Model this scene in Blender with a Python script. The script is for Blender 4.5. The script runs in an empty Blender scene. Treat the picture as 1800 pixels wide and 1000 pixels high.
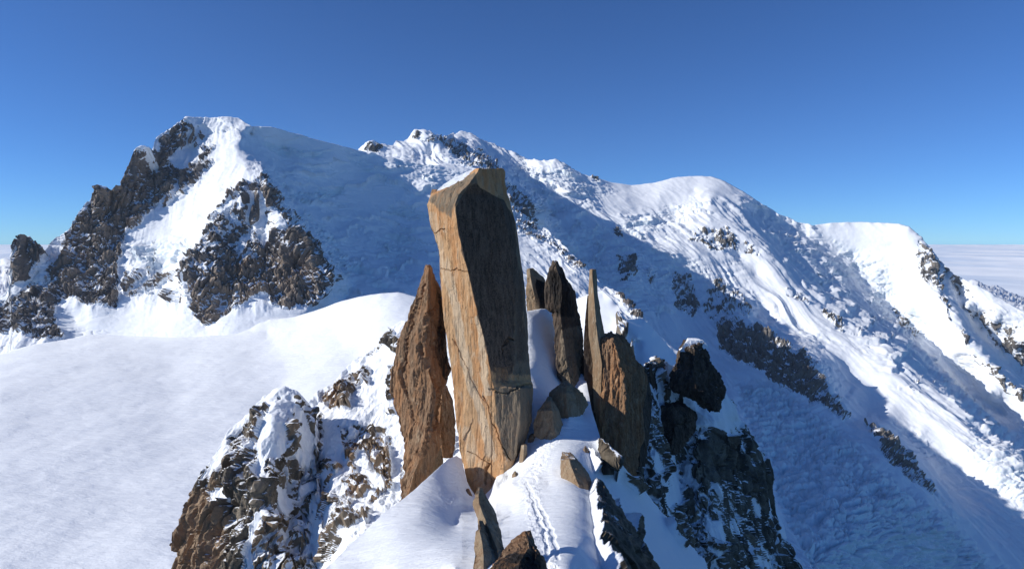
import bpy, math, os
import numpy as np
C = bpy.context.scene
COL = C.collection
PREV = 1.0           # mesh step multiplier

# ------------------------------------------------------------------ camera
F, CX, HY = 1120.0, 900.0, 422.0          # focal length, centre column and horizon row of the 1800 x 1000 frame
cam = bpy.data.objects.new('camera', bpy.data.cameras.new('camera'))
COL.objects.link(cam); C.camera = cam
cam.rotation_euler = (math.pi / 2, 0, 0)
cam.data.sensor_width = 36; cam.data.lens = 36 * F / 1800
cam.data.shift_y = -(500 - HY) / 1800
cam.data.clip_start = 0.5; cam.data.clip_end = 400000

# ------------------------------------------------------------------ light
SUN_EL, SUN_AZ = math.radians(28), math.radians(98)     # azimuth counted to the left of the view direction
sd = (-math.sin(SUN_AZ) * math.cos(SUN_EL), math.cos(SUN_AZ) * math.cos(SUN_EL), math.sin(SUN_EL))
w = bpy.data.worlds.new('World'); C.world = w; w.use_nodes = True
nt = w.node_tree; bg = nt.nodes['Background']
sky = nt.nodes.new('ShaderNodeTexSky'); sky.sky_type = 'NISHITA'; sky.sun_disc = False
sky.sun_elevation = SUN_EL; sky.sun_rotation = math.atan2(sd[0], sd[1]) % (2 * math.pi)
sky.altitude = 3800; sky.air_density = 1.0; sky.dust_density = 0.0; sky.ozone_density = 2.5
hs_ = nt.nodes.new('ShaderNodeMix'); hs_.data_type = 'RGBA'; hs_.blend_type = 'MULTIPLY'; hs_.inputs[0].default_value = 1
hs_.inputs[7].default_value = (0.50, 0.86, 1.34, 1)
nt.links.new(sky.outputs[0], hs_.inputs[6]); nt.links.new(hs_.outputs[2], bg.inputs[0]); bg.inputs[1].default_value = 0.088
sun = bpy.data.objects.new('sun', bpy.data.lights.new('sun', 'SUN'))
sun.data.energy = 4.6; sun.data.angle = math.radians(0.5); sun.data.color = (1, 0.965, 0.91)
from mathutils import Vector
sun.rotation_euler = Vector(sd).to_track_quat('Z', 'Y').to_euler()
COL.objects.link(sun)
C.view_settings.view_transform = 'Standard'; C.view_settings.look = 'None'
C.view_settings.exposure = 0.04; C.view_settings.gamma = 1
C.cycles.max_bounces = 5; C.cycles.diffuse_bounces = 3

# ------------------------------------------------------------------ noise in numpy
rng = np.random.RandomState(7)
PERM = np.concatenate([rng.permutation(256)] * 3).astype(np.int32)
GR = rng.normal(size=(256, 3)).astype(np.float32); GR /= np.linalg.norm(GR, axis=1)[:, None]
RND = rng.rand(256, 6).astype(np.float32)
def H(i, j, k): return PERM[PERM[PERM[i & 255] + (j & 255)] + (k & 255)]
def perlin(P):
    P = P.astype(np.float32); I = np.floor(P); f = P - I; I = I.astype(np.int32)
    u = f * f * f * (f * (f * 6 - 15) + 10)
    r = 0
    for a in (0, 1):
        for b in (0, 1):
            for c in (0, 1):
                g = GR[H(I[:, 0] + a, I[:, 1] + b, I[:, 2] + c)]
                d = g[:, 0] * (f[:, 0] - a) + g[:, 1] * (f[:, 1] - b) + g[:, 2] * (f[:, 2] - c)
                wt = (u[:, 0] if a else 1 - u[:, 0]) * (u[:, 1] if b else 1 - u[:, 1]) * (u[:, 2] if c else 1 - u[:, 2])
                r = r + d * wt
    return r * 1.6
def fbm(P, n=4, lac=2.03, g=0.5, ridged=False):
    r = 0; a = 1.0; t = 0
    for k in range(n):
        v = perlin(P * lac ** k + k * 13.7)
        if ridged: v = 1 - 2 * np.abs(v)
        r = r + a * v; t += a; a *= g
    return r / t
def chunk(P, seed=0, tilt=1.0, K=0.9):
    """blocky facets: the upper envelope of randomly tilted planes, one per cell; returns height, cell id, border gap"""
    P = P.astype(np.float32) + seed * 17.3; I = np.floor(P).astype(np.int32)
    b1 = np.full(len(P), -9, np.float32); b2 = b1.copy(); bid = np.zeros(len(P), np.int32)
    for a in (-1, 0, 1):
        for b in (-1, 0, 1):
            for c in (-1, 0, 1):
                h = H(I[:, 0] + a, I[:, 1] + b, I[:, 2] + c)
                R = RND[h]
                dx = P[:, 0] - (I[:, 0] + a + R[:, 0]); dy = P[:, 1] - (I[:, 1] + b + R[:, 1]); dz = P[:, 2] - (I[:, 2] + c + R[:, 2])
                G = GR[(h + 91) & 255]
                v = R[:, 3] * 0.55 + tilt * (G[:, 0] * dx + G[:, 1] * dy + G[:, 2] * dz) * 0.7 - K * 0.75 * (np.abs(0.8 * dx + 0.6 * dy) + np.abs(0.8 * dy - 0.6 * dx) + np.abs(dz))
                m = v > b1
                b2 = np.where(m, b1, np.maximum(b2, v)); bid = np.where(m, h, bid); b1 = np.where(m, v, b1)
    return b1, bid, b1 - b2
def sstep(a, b, x):
    t = np.clip((x - a) / (b - a), 0, 1); return t * t * (3 - 2 * t)

# ------------------------------------------------------------------ painting regions of a surface (polygons and strokes given by outline)
def seg_dist(x, y, pts, close):
    d = np.full(x.shape, 1e9, np.float32); n = len(pts); ins = np.zeros(x.shape, bool)
    for i in range(n if close else n - 1):
        x0, y0 = pts[i]; x1, y1 = pts[(i + 1) % n]
        ex, ey = x1 - x0, y1 - y0
        t = np.clip(((x - x0) * ex + (y - y0) * ey) / (ex * ex + ey * ey + 1e-9), 0, 1)
        d = np.minimum(d, np.hypot(x - x0 - t * ex, y - y0 - t * ey))
        if close and y0 != y1:
            ins ^= ((y0 > y) != (y1 > y)) & (x < x0 + (y - y0) * ex / (ey if ey else 1e-9))
    return d, ins
def P2(s):
    v = [float(q) for q in s.replace(',', ' ').split()]; return list(zip(v[::2], v[1::2]))
def P3(s):
    v = [float(q) for q in s.replace(',', ' ').split()]; return [tuple(v[i:i + 3]) for i in range(0, len(v), 3)]
def paint(x, y, items, base=0.0):
    """items: (value, feather, 'x y x y ...') polygon, or (value, width, '...', 'line')"""
    r = np.full(x.shape, base, np.float32)
    for it in items:
        pts = P2(it[2]); xs = [p[0] for p in pts]; ys = [p[1] for p in pts]; f = it[1] + 2
        m = (x > min(xs) - f) & (x < max(xs) + f) & (y > min(ys) - f) & (y < max(ys) + f)
        if not m.any(): continue
        d, ins = seg_dist(x[m], y[m], pts, len(it) < 4)
        if len(it) < 4: a = sstep(-it[1], it[1], np.where(ins, d, -d))
        else: a = 1 - sstep(it[1] * 0.4, it[1], d)
        r[m] = r[m] * (1 - a) + it[0] * a
    return r

# ------------------------------------------------------------------ materials
def N(nt, t, **k):
    n = nt.nodes.new('ShaderNode' + t)
    for a, b in k.items(): setattr(n, a, b)
    return n
def mixc(nt, f, a, b, mode='MIX'):
    n = N(nt, 'Mix', data_type='RGBA', blend_type=mode)
    for s, v in ((0, f), (6, a), (7, b)):
        if hasattr(v, 'links'): nt.links.new(v, n.inputs[s])
        elif isinstance(v, (tuple, list)): n.inputs[s].default_value = tuple(v) + (1,) * (4 - len(v))
        else: n.inputs[s].default_value = v
    return n.outputs[2]
def math_(nt, op, a, b=0.0, clamp=False):
    n = N(nt, 'Math', operation=op, use_clamp=clamp)
    for s, v in ((0, a), (1, b)):
        if hasattr(v, 'links'): nt.links.new(v, n.inputs[s])
        else: n.inputs[s].default_value = v
    return n.outputs[0]
def ramp(nt, f, lo, hi):
    n = N(nt, 'MapRange', interpolation_type='SMOOTHSTEP'); nt.links.new(f, n.inputs[0])
    n.inputs[1].default_value = lo; n.inputs[2].default_value = hi
    return n.outputs[0]
def noise(nt, vec, scale, detail=6, rough=0.6, dist=0.0):
    n = N(nt, 'TexNoise'); nt.links.new(vec, n.inputs['Vector'])
    n.inputs['Scale'].default_value = scale; n.inputs['Detail'].default_value = detail
    n.inputs['Roughness'].default_value = rough; n.inputs['Distortion'].default_value = dist
    return n.outputs[0]
SNOW = (0.88, 0.905, 0.93)
def mat_terrain(name, s, dark, mid, warm, ice=0.35, bump=0.4, snowbump=0.3, soft=0.06, snow=SNOW, zs=1.0, fleck=1.0):
    """s: size in metres of the coarsest rock feature; attributes rock, warm, ice are read per vertex"""
    m = bpy.data.materials.new(name); m.use_nodes = True; nt = m.node_tree; bs = nt.nodes['Principled BSDF']
    tc = N(nt, 'TexCoord'); mp = N(nt, 'Mapping'); nt.links.new(tc.outputs['Object'], mp.inputs[0])
    mp.inputs['Scale'].default_value = (1, 1, zs); v = mp.outputs[0]
    at = {}
    for a in ('rock', 'warm', 'ice'):
        n = N(nt, 'Attribute', attribute_name=a); at[a] = n.outputs['Fac']
    n1 = noise(nt, v, 1 / s, 7, 0.62); n2 = noise(nt, v, 4.3 / s, 7, 0.7, 0.4); n3 = noise(nt, v, 17 / s, 5, 0.7)
    col = mixc(nt, ramp(nt, n1, 0.35, 0.65), dark, mid)
    col = mixc(nt, math_(nt, 'MULTIPLY', at['warm'], ramp(nt, n2, 0.15, 0.6)), col, warm)
    k = math_(nt, 'ADD', 0.45, math_(nt, 'MULTIPLY', n3, 1.1))
    kk = N(nt, 'CombineXYZ')
    for i in range(3): nt.links.new(k, kk.inputs[i])
    col = mixc(nt, 1.0, col, kk.outputs[0], 'MULTIPLY')
    # rock / snow border
    e = math_(nt, 'ADD', at['rock'], math_(nt, 'MULTIPLY', math_(nt, 'SUBTRACT', n2, 0.5), 0.55 * fleck))
    e = math_(nt, 'ADD', e, math_(nt, 'MULTIPLY', math_(nt, 'SUBTRACT', n3, 0.5), 0.35 * fleck))
    fac = ramp(nt, e, 0.5 - soft, 0.5 + soft)
    sn = mixc(nt, math_(nt, 'MULTIPLY', at['ice'], ice), snow, (0.56, 0.74, 0.80))
    nt.links.new(mixc(nt, fac, sn, col), bs.inputs['Base Color'])
    bs.inputs['Roughness'].default_value = 0.75
    bs.inputs['Specular IOR Level'].default_value = 0.2
    b = N(nt, 'Bump'); b.inputs['Strength'].default_value = 1.0; b.inputs['Distance'].default_value = s * 0.10
    hr = math_(nt, 'ADD', math_(nt, 'MULTIPLY', n2, bump), math_(nt, 'MULTIPLY', n3, bump * 0.4))
    m2 = N(nt, 'Mapping'); nt.links.new(tc.outputs['Object'], m2.inputs[0]); m2.inputs['Rotation'].default_value = (0, 0, math.radians(25))
    m2.inputs['Scale'].default_value = (0.35, 1, 1)
    hs = math_(nt, 'MULTIPLY', math_(nt, 'ADD', noise(nt, m2.outputs[0], 5 / s, 5, 0.65), math_(nt, 'MULTIPLY', noise(nt, m2.outputs[0], 0.8 / s, 2, 0.5), 1.6)), snowbump)
    hh = N(nt, 'Mix'); nt.links.new(fac, hh.inputs[0]); nt.links.new(hs, hh.inputs[2]); nt.links.new(hr, hh.inputs[3])
    nt.links.new(hh.outputs[0], b.inputs['Height']); nt.links.new(b.outputs[0], bs.inputs['Normal'])
    return m
def mat_rock(name, s, a, b, c, dark=(0.02, 0.018, 0.017), bump=0.5, stretch=0.22, crack=0.35):
    """granite: a base, b streak, c pale; the attribute stain_shade holds black staining and painted recess shade, the attribute snow thin snow on ledges"""
    m = bpy.data.materials.new(name); m.use_nodes = True; nt = m.node_tree; bs = nt.nodes['Principled BSDF']
    tc = N(nt, 'TexCoord'); mp = N(nt, 'Mapping'); nt.links.new(tc.outputs['Object'], mp.inputs[0])
    mp.inputs['Scale'].default_value = (1, 1, stretch); mp.inputs['Rotation'].default_value = (0, math.radians(6), 0); v = mp.outputs[0]
    o = tc.outputs['Object']
    pl = N(nt, 'Attribute', attribute_name='pale').outputs['Fac']; tn = N(nt, 'Attribute', attribute_name='tint').outputs['Fac']
    n1 = noise(nt, v, 1.0 / s, 5, 0.6, 0.3); n2 = noise(nt, v, 3.7 / s, 7, 0.72, 0.5); n3 = noise(nt, o, 14 / s, 6, 0.75); n4 = noise(nt, o, 1.6 / s, 4, 0.6)
    col = mixc(nt, ramp(nt, n1, 0.38, 0.6), a, b)
    n5 = noise(nt, o, 0.9 / s, 6, 0.65, 0.6)
    col = mixc(nt, math_(nt, 'MULTIPLY', ramp(nt, n2, 0.47, 0.66), ramp(nt, n5, 0.4, 0.62)), col, c)
    col = mixc(nt, ramp(nt, math_(nt, 'ADD', pl, math_(nt, 'MULTIPLY', math_(nt, 'SUBTRACT', n2, 0.5), 1.2)), 0.3, 0.8), col, c)
    col = mixc(nt, ramp(nt, math_(nt, 'ADD', tn, math_(nt, 'MULTIPLY', math_(nt, 'SUBTRACT', n2, 0.5), 1.2)), 0.3, 0.8), col, (0.21, 0.165, 0.115))
    col = mixc(nt, math_(nt, 'MULTIPLY', ramp(nt, n4, 0.5, 0.7), 0.35), col, tuple(x * 0.62 for x in a))
    k = math_(nt, 'ADD', 0.5, math_(nt, 'MULTIPLY', n3, 1.0)); kk = N(nt, 'CombineXYZ')
    for i in range(3): nt.links.new(k, kk.inputs[i])
    col = mixc(nt, 1.0, col, kk.outputs[0], 'MULTIPLY')
    st = N(nt, 'Attribute', attribute_name='stain_shade').outputs['Fac']
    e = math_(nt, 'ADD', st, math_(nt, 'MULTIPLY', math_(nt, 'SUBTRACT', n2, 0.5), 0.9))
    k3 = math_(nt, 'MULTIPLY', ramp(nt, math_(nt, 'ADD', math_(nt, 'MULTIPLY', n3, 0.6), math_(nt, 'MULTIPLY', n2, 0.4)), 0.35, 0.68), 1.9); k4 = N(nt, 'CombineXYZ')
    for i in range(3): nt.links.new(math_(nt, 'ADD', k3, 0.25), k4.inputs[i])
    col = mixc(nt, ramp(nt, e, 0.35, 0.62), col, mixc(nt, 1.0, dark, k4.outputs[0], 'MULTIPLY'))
    sn = N(nt, 'Attribute', attribute_name='snow').outputs['Fac']
    e = math_(nt, 'ADD', sn, math_(nt, 'MULTIPLY', math_(nt, 'SUBTRACT', n3, 0.5), 0.5))
    sf = ramp(nt, e, 0.46, 0.54)
    cr = N(nt, 'TexVoronoi', feature='DISTANCE_TO_EDGE'); cr.inputs['Scale'].default_value = 0.45 / s
    wv = N(nt, 'VectorMath', operation='ADD'); nt.links.new(v, wv.inputs[0])
    nn = N(nt, 'TexNoise'); nt.links.new(o, nn.inputs['Vector']); nn.inputs['Scale'].default_value = 2.0 / s; nn.inputs['Detail'].default_value = 4
    sc = N(nt, 'VectorMath', operation='SCALE'); nt.links.new(nn.outputs['Color'], sc.inputs[0]); sc.inputs['Scale'].default_value = 0.7 * s
    nt.links.new(sc.outputs[0], wv.inputs[1]); nt.links.new(wv.outputs[0], cr.inputs['Vector'])
    crk = ramp(nt, cr.outputs[0], 0.0, 0.016)
    ck = math_(nt, 'ADD', 1 - crack, math_(nt, 'MULTIPLY', crk, crack)); k2 = N(nt, 'CombineXYZ')
    for i in range(3): nt.links.new(ck, k2.inputs[i])
    col = mixc(nt, 1.0, col, k2.outputs[0], 'MULTIPLY')
    nt.links.new(mixc(nt, sf, col, SNOW), bs.inputs['Base Color'])
    bs.inputs['Roughness'].default_value = 0.8; bs.inputs['Specular IOR Level'].default_value = 0.15
    bp = N(nt, 'Bump'); bp.inputs['Distance'].default_value = s * 0.12
    h = math_(nt, 'ADD', math_(nt, 'MULTIPLY', n2, bump), math_(nt, 'MULTIPLY', n3, bump * 0.35))
    h = math_(nt, 'ADD', h, math_(nt, 'MULTIPLY', crk, 0.12))
    nt.links.new(h, bp.inputs['Height']); nt.links.new(bp.outputs[0], bs.inputs['Normal'])
    return m

# ------------------------------------------------------------------ mesh helpers
def make_mesh(name, V, quads, attrs, mat, parent=None, smooth=True, tris=None):
    me = bpy.data.meshes.new(name)
    nq = len(quads); nt_ = 0 if tris is None else len(tris)
    me.vertices.add(len(V)); me.vertices.foreach_set('co', np.ascontiguousarray(V, np.float32).ravel())
    li = np.ascontiguousarray(quads, np.int32).ravel()
    if nt_: li = np.concatenate([li, np.ascontiguousarray(tris, np.int32).ravel()])
    me.loops.add(len(li)); me.loops.foreach_set('vertex_index', li)
    me.polygons.add(nq + nt_)
    ls = np.concatenate([np.arange(nq) * 4, nq * 4 + np.arange(nt_) * 3]).astype(np.int32)
    me.polygons.foreach_set('loop_start', ls)
    me.update(calc_edges=True)
    me.polygons.foreach_set('use_smooth', smooth if isinstance(smooth, np.ndarray) else np.full(nq + nt_, smooth))
    for k, a in attrs.items():
        at = me.attributes.new(k, 'FLOAT', 'POINT'); at.data.foreach_set('value', np.ascontiguousarray(a, np.float32).ravel())
    me.materials.append(mat); me.validate()
    o = bpy.data.objects.new(name, me); COL.objects.link(o)
    if parent: o.parent = parent
    return o
def tag(o, label=None, cat=None, group=None, kind=None):
    for k, v in (('label', label), ('category', cat), ('group', group), ('kind', kind)):
        if v: o[k] = v
    return o
def world(x, y, Y): return np.stack([(x - CX) / F * Y, Y, (HY - y) / F * Y], -1)
class Depth:
    """distance of a surface known at surveyed points, spread between them (exact for planes)"""
    def __init__(s, pts):
        d = {}
        for p in pts: d[(p[0], p[1])] = p[2]
        s.c = np.array(list(d.keys()), float); y = 1.0 / np.array(list(d.values()))
        s.sc = y.mean(); y = y / s.sc; n = len(y)
        R = np.hypot(s.c[:, None, 0] - s.c[None, :, 0], s.c[:, None, 1] - s.c[None, :, 1])
        A = np.zeros((n + 3, n + 3)); A[:n, :n] = R - np.eye(n) * s.smooth if hasattr(s, 'smooth') else R
        Q = np.c_[np.ones(n), s.c / 1000]; A[:n, n:] = Q; A[n:, :n] = Q.T
        s.w = np.linalg.solve(A, np.r_[y, 0, 0, 0])
    def __call__(s, x, y):
        r = np.zeros(x.shape); n = len(s.c)
        for i in range(n): r += s.w[i] * np.hypot(x - s.c[i, 0], y - s.c[i, 1])
        r += s.w[n] + s.w[n + 1] * x / 1000 + s.w[n + 2] * y / 1000
        return 1.0 / (np.maximum(r, 1e-3) * s.sc)
def densify(pts, step):
    out = []
    for a, b in zip(pts[:-1], pts[1:]):
        n = max(1, int(math.hypot(b[0] - a[0], b[1] - a[1]) / step))
        for i in range(n):
            t = i / n; out.append(tuple(a[k] + (b[k] - a[k]) * t for k in range(len(a))))
    out.append(pts[-1]); return out
def grid_normals(V):
    du = np.gradient(V, axis=0); dv = np.gradient(V, axis=1)
    n = np.cross(du, dv); n /= np.linalg.norm(n, axis=-1, keepdims=True) + 1e-12
    vv = -(n * V).sum(-1, keepdims=True)
    return np.where(vv < 0, -n, n)
def relief(name, top, bottom, lines, pts, mat, rock=(), ice=(), warm=(), rough=None, step=1.5, S=10.0, rockamp=1.0, iceamp=1.0,
           snowamp=1.0, back=0.05, backdrop=1.2, slope=0.9, zs=0.6, gully=0.0, cells=0.0, crev=0.0, cz=0.45, flow=None, flowamp=0.5, flowsize=3.0, calm=(), crevmin=0.0, terr=(), terrh=70.0, rock0=-1.0, edge=1.0, rockmode=1.0, warp=6.0, extra=None, seed=0):
    """one landform: top outline, bottom outline, survey lines and points (x, y, distance)"""
    step = step * PREV
    tp = P3(top); bt = P2(bottom)
    x0, x1 = tp[0][0], tp[-1][0]
    nx = int((x1 - x0) / step) + 1; X = np.linspace(x0, x1, nx)
    YT = np.interp(X, [p[0] for p in tp], [p[1] for p in tp])
    nzz = perlin(np.stack([X / 9.0, X * 0, X * 0 + seed], -1)) + 0.6 * perlin(np.stack([X / 3.5, X * 0, X * 0 + 5 + seed], -1))
    eg = np.interp(X, [p[0] for p in P2(edge)], [p[1] for p in P2(edge)]) if isinstance(edge, str) else edge
    YT = YT + nzz * eg
    YB = np.maximum(np.interp(X, [p[0] for p in bt], [p[1] for p in bt]), YT + 4)
    ny = int((YB - YT).max() / step) + 2
    t = np.linspace(0, 1, ny)[None, :]
    px = np.repeat(X[:, None], ny, 1); py = YT[:, None] + (YB - YT)[:, None] * t
    ctl = densify(tp, 18)
    for l in lines: ctl += densify(P3(l), 18)
    ctl += P3(pts)
    D = Depth(ctl); Y = D(px, py)
    V = world(px, py, Y)
    n = grid_normals(V)
    fl = V.reshape(-1, 3) / S
    shp = px.shape
    wx = perlin(fl * 0.35 + 3).reshape(shp) * warp + perlin(fl * 1.1 + 9).reshape(shp) * warp * 0.6
    wy = perlin(fl * 0.35 + 23).reshape(shp) * warp + perlin(fl * 1.1 + 29).reshape(shp) * warp * 0.6
    R = paint(px + wx, py + wy, rock, rock0); I = paint(px + wx * .6, py + wy * .6, ice, 0.0); W = paint(px + wx, py + wy, warm, 0.15)
    # displacement
    q = fl * np.array([1, 1, zs])
    c1, id1, g1 = chunk(q * 0.42, 1 + seed, 1.3); c2, id2, g2 = chunk(q * 1.3 + 0.25 * perlin(q * 2)[:, None], 2 + seed, 1.2)
    c3, id3, g3 = chunk(q * 3.7 + 0.25 * perlin(q * 5)[:, None], 3 + seed, 1.2)
    f1 = fbm(fl * 3.1, 4, ridged=True)
    rk = sstep(-0.1, 0.6, R).ravel()
    disp = rockamp * rk * S * (0.95 * (c1 + 0.1) + 0.48 * c2 + 0.24 * c3 + 0.10 * f1 + 0.25 * rockmode)
    cellr = 0
    if cells:
        q2 = fl * np.array([1, 1, cz]) * 1.5 / cells
        cc, cid, cg = chunk(q2 + 0.35 * perlin(q2 * 1.3)[:, None], 21 + seed, 1.0, 1.1)
        pr = np.clip(R, 0, 1).ravel() + 0.22 * fbm(fl * 0.6 + 3, 3)
        hit = RND[(cid + 7) & 255, 4] < pr * 1.3 - 0.18
        cellr = (np.where(hit, 1, -1) * np.clip(cg * 2.6, 0, 0.55)).reshape(shp)
        rk = rk * np.where(hit, 1, 0.15) ; rk = np.where(R.ravel() > 0.93, 1, rk)
        disp = disp * np.where(hit | (R.ravel() > 0.93), 0.35 + 0.65 * np.clip(cg * 6, 0, 1), 0.12)
    gl = 0; crevm = 1
    if gully:
        qg = fl * np.array([0.55, 0.55, 0.12]) + 0.5 * perlin(fl * 0.25)[:, None] * np.array([1, 1, 0.3])
        gv = fbm(qg, 3, ridged=True); gl = np.clip(gv - 0.15, 0, 1).reshape(shp) * gully
        disp = disp - rockamp * rk * S * 0.9 * np.clip(gv, -0.2, 1)
    sn = fbm(q * 0.5 + 7, 4) * 0.25 + 0.10 * fbm(fl * np.array([.8, .8, .8]) + 11, 4, ridged=True) + fbm(fl * np.array([1.2, 1.2, 1.2]) + 31, 3) * 0.06
    disp = disp + (1 - rk) * snowamp * S * sn
    Ir = I.ravel()
    if Ir.max() > 0:
        e1, e1d, eg1 = chunk(fl * np.array([0.9, 0.9, 1.3]) + 0.4 * perlin(fl * 0.8)[:, None], 5 + seed, 0.9, 0.6)
        e2, _, eg2 = chunk(fl * 2.4 + 0.3 * perlin(fl * 2)[:, None], 6 + seed, 0.9)
        if flow is not None:
            fd = np.array(flow, float); fd /= np.linalg.norm(fd); al = (fl @ fd)[:, None] * fd
            wq = np.stack([perlin(fl * 0.35 + 60), perlin(fl * 0.35 + 70), perlin(fl * 0.35 + 80)], -1) * 0.7
            e1, e1d, eg1 = chunk((fl - al) * 0.42 + al * 1.5 + wq, 5 + seed, 0.8, 0.7); e1 = np.minimum(e1, 0.22) * 1.3
            e2, _, eg2 = chunk((fl - al) * 1.5 + al * 3.0 + wq * 1.6, 6 + seed, 0.9)
        disp = disp + iceamp * Ir * S * (0.55 * (e1 - 0.2) - 0.35 * np.exp(-eg1 * 9) + 0.22 * e2 - 0.12 * np.exp(-eg2 * 9))
    if flow is not None:
        fd = np.array(flow, float); fd /= np.linalg.norm(fd)
        fp = fl / flowsize; fp = fp - 0.86 * (fp @ fd)[:, None] * fd + 0.25 * perlin(fl / flowsize * 0.5)[:, None]
        nf = fbm(fp, 5, ridged=True, g=0.52); cm = paint(px + wx, py + wy, calm, 1.0).ravel(); disp = disp + flowamp * S * (nf - 0.2) * cm; crevm = cm
    if crev:
        gx = V[..., 0].ravel() / S; h_ = V[..., 2].ravel() / S
        qq = np.stack([gx * 0.22, fl[:, 1] * 0.5, h_ * 1.4], -1) + 0.35 * perlin(fl * 0.4)[:, None]
        cv, cvi, cvg = chunk(qq, 31 + seed, 1.2, 1.0)
        pres = sstep(0.0, 0.35, fbm(fl * 0.12 + 61, 3))
        disp = disp + (1 - rk) * crev * S * (0.8 * np.clip(cv, -0.3, 1) - 0.35 * np.exp(-cvg * 14)) * (0.25 + 0.75 * pres + Ir) * np.maximum(crevm, crevmin)
    if len(terr):
        tm = paint(px + wx, py + wy, terr, 0.0).ravel()
        hh = V[..., 2].ravel() / terrh + 1.5 * perlin(fl * np.array([1, 1, .3]) * 0.09 + 7) + 0.5 * perlin(fl * 0.4 + 17) + 0.12 * perlin(fl * 1.7 + 27)
        fr_ = hh - np.floor(hh); mod = sstep(-0.25, 0.35, perlin(fl * 0.16 + np.floor(hh)[:, None] * 3.3))
        disp = disp + (1 - rk) * tm * mod * terrh * 0.42 * (np.clip(1 - fr_ / 0.9, 0, 1) - sstep(0.88, 1.0, fr_) * -0.9)
    fade = np.ones(shp); V2 = V + n * (disp.reshape(shp) * fade)[..., None]
    if extra is not None: V2 = extra(V2, n, px, py)
    n2 = grid_normals(V2)
    # where snow can lie
    nz = n2[..., 2]
    r = np.clip(R, -1, 2) + slope * (0.45 - nz) + 0.30 * (fbm(fl * 0.9 + 51, 4).reshape(shp))
    if cells:
        wgt = sstep(0.12, 0.3, R) * (1 - sstep(0.86, 0.97, R))
        rs = np.maximum(R, 0.80) + slope * (0.42 - nz) + 0.34 * (fbm(fl * 1.1 + 51, 4).reshape(shp)) + 0.30 * perlin(fl * np.array([5, 5, 3.5]) + 8).reshape(shp)
        r = r * (1 - wgt) + wgt * np.minimum(0.5 + cellr, rs)
    r = r - gl * 0.9 * (R > 0.1)
    r = np.where(R < -0.5, -1, r)
    W = W + 0.25 * (c1 > 0.35).reshape(shp)
    # far side of the ridge
    k = 10; Yt = V2[:, :1]; rows = []
    for j in range(k, 0, -1):
        s_ = back * (j / k) ** 1.3
        B = V2[:, :1] * (1 + s_); B = B.copy(); B[..., 2] = V2[:, :1, 2] - backdrop * s_ * np.abs(V2[:, :1, 1]) + 0.0
        B[..., 0] = V2[:, :1, 0]
        rows.append(B)
    V3 = np.concatenate(rows + [V2], 1)
    ext = lambda a: np.concatenate([np.repeat(a[:, :1], k, 1), a], 1)
    nyy = ny + k
    idx = np.arange(nx * nyy).reshape(nx, nyy)
    q4 = np.stack([idx[:-1, :-1], idx[:-1, 1:], idx[1:, 1:], idx[1:, :-1]], -1).reshape(-1, 4)
    return make_mesh(name, V3.reshape(-1, 3), q4, {'rock': ext(r), 'ice': ext(I * np.clip(1.2 - 1.4 * nz, 0, 1)), 'warm': ext(np.clip(W, 0, 1))}, mat, smooth=~(ext(r).ravel()[q4[:, 0]] > 0.5))

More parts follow.
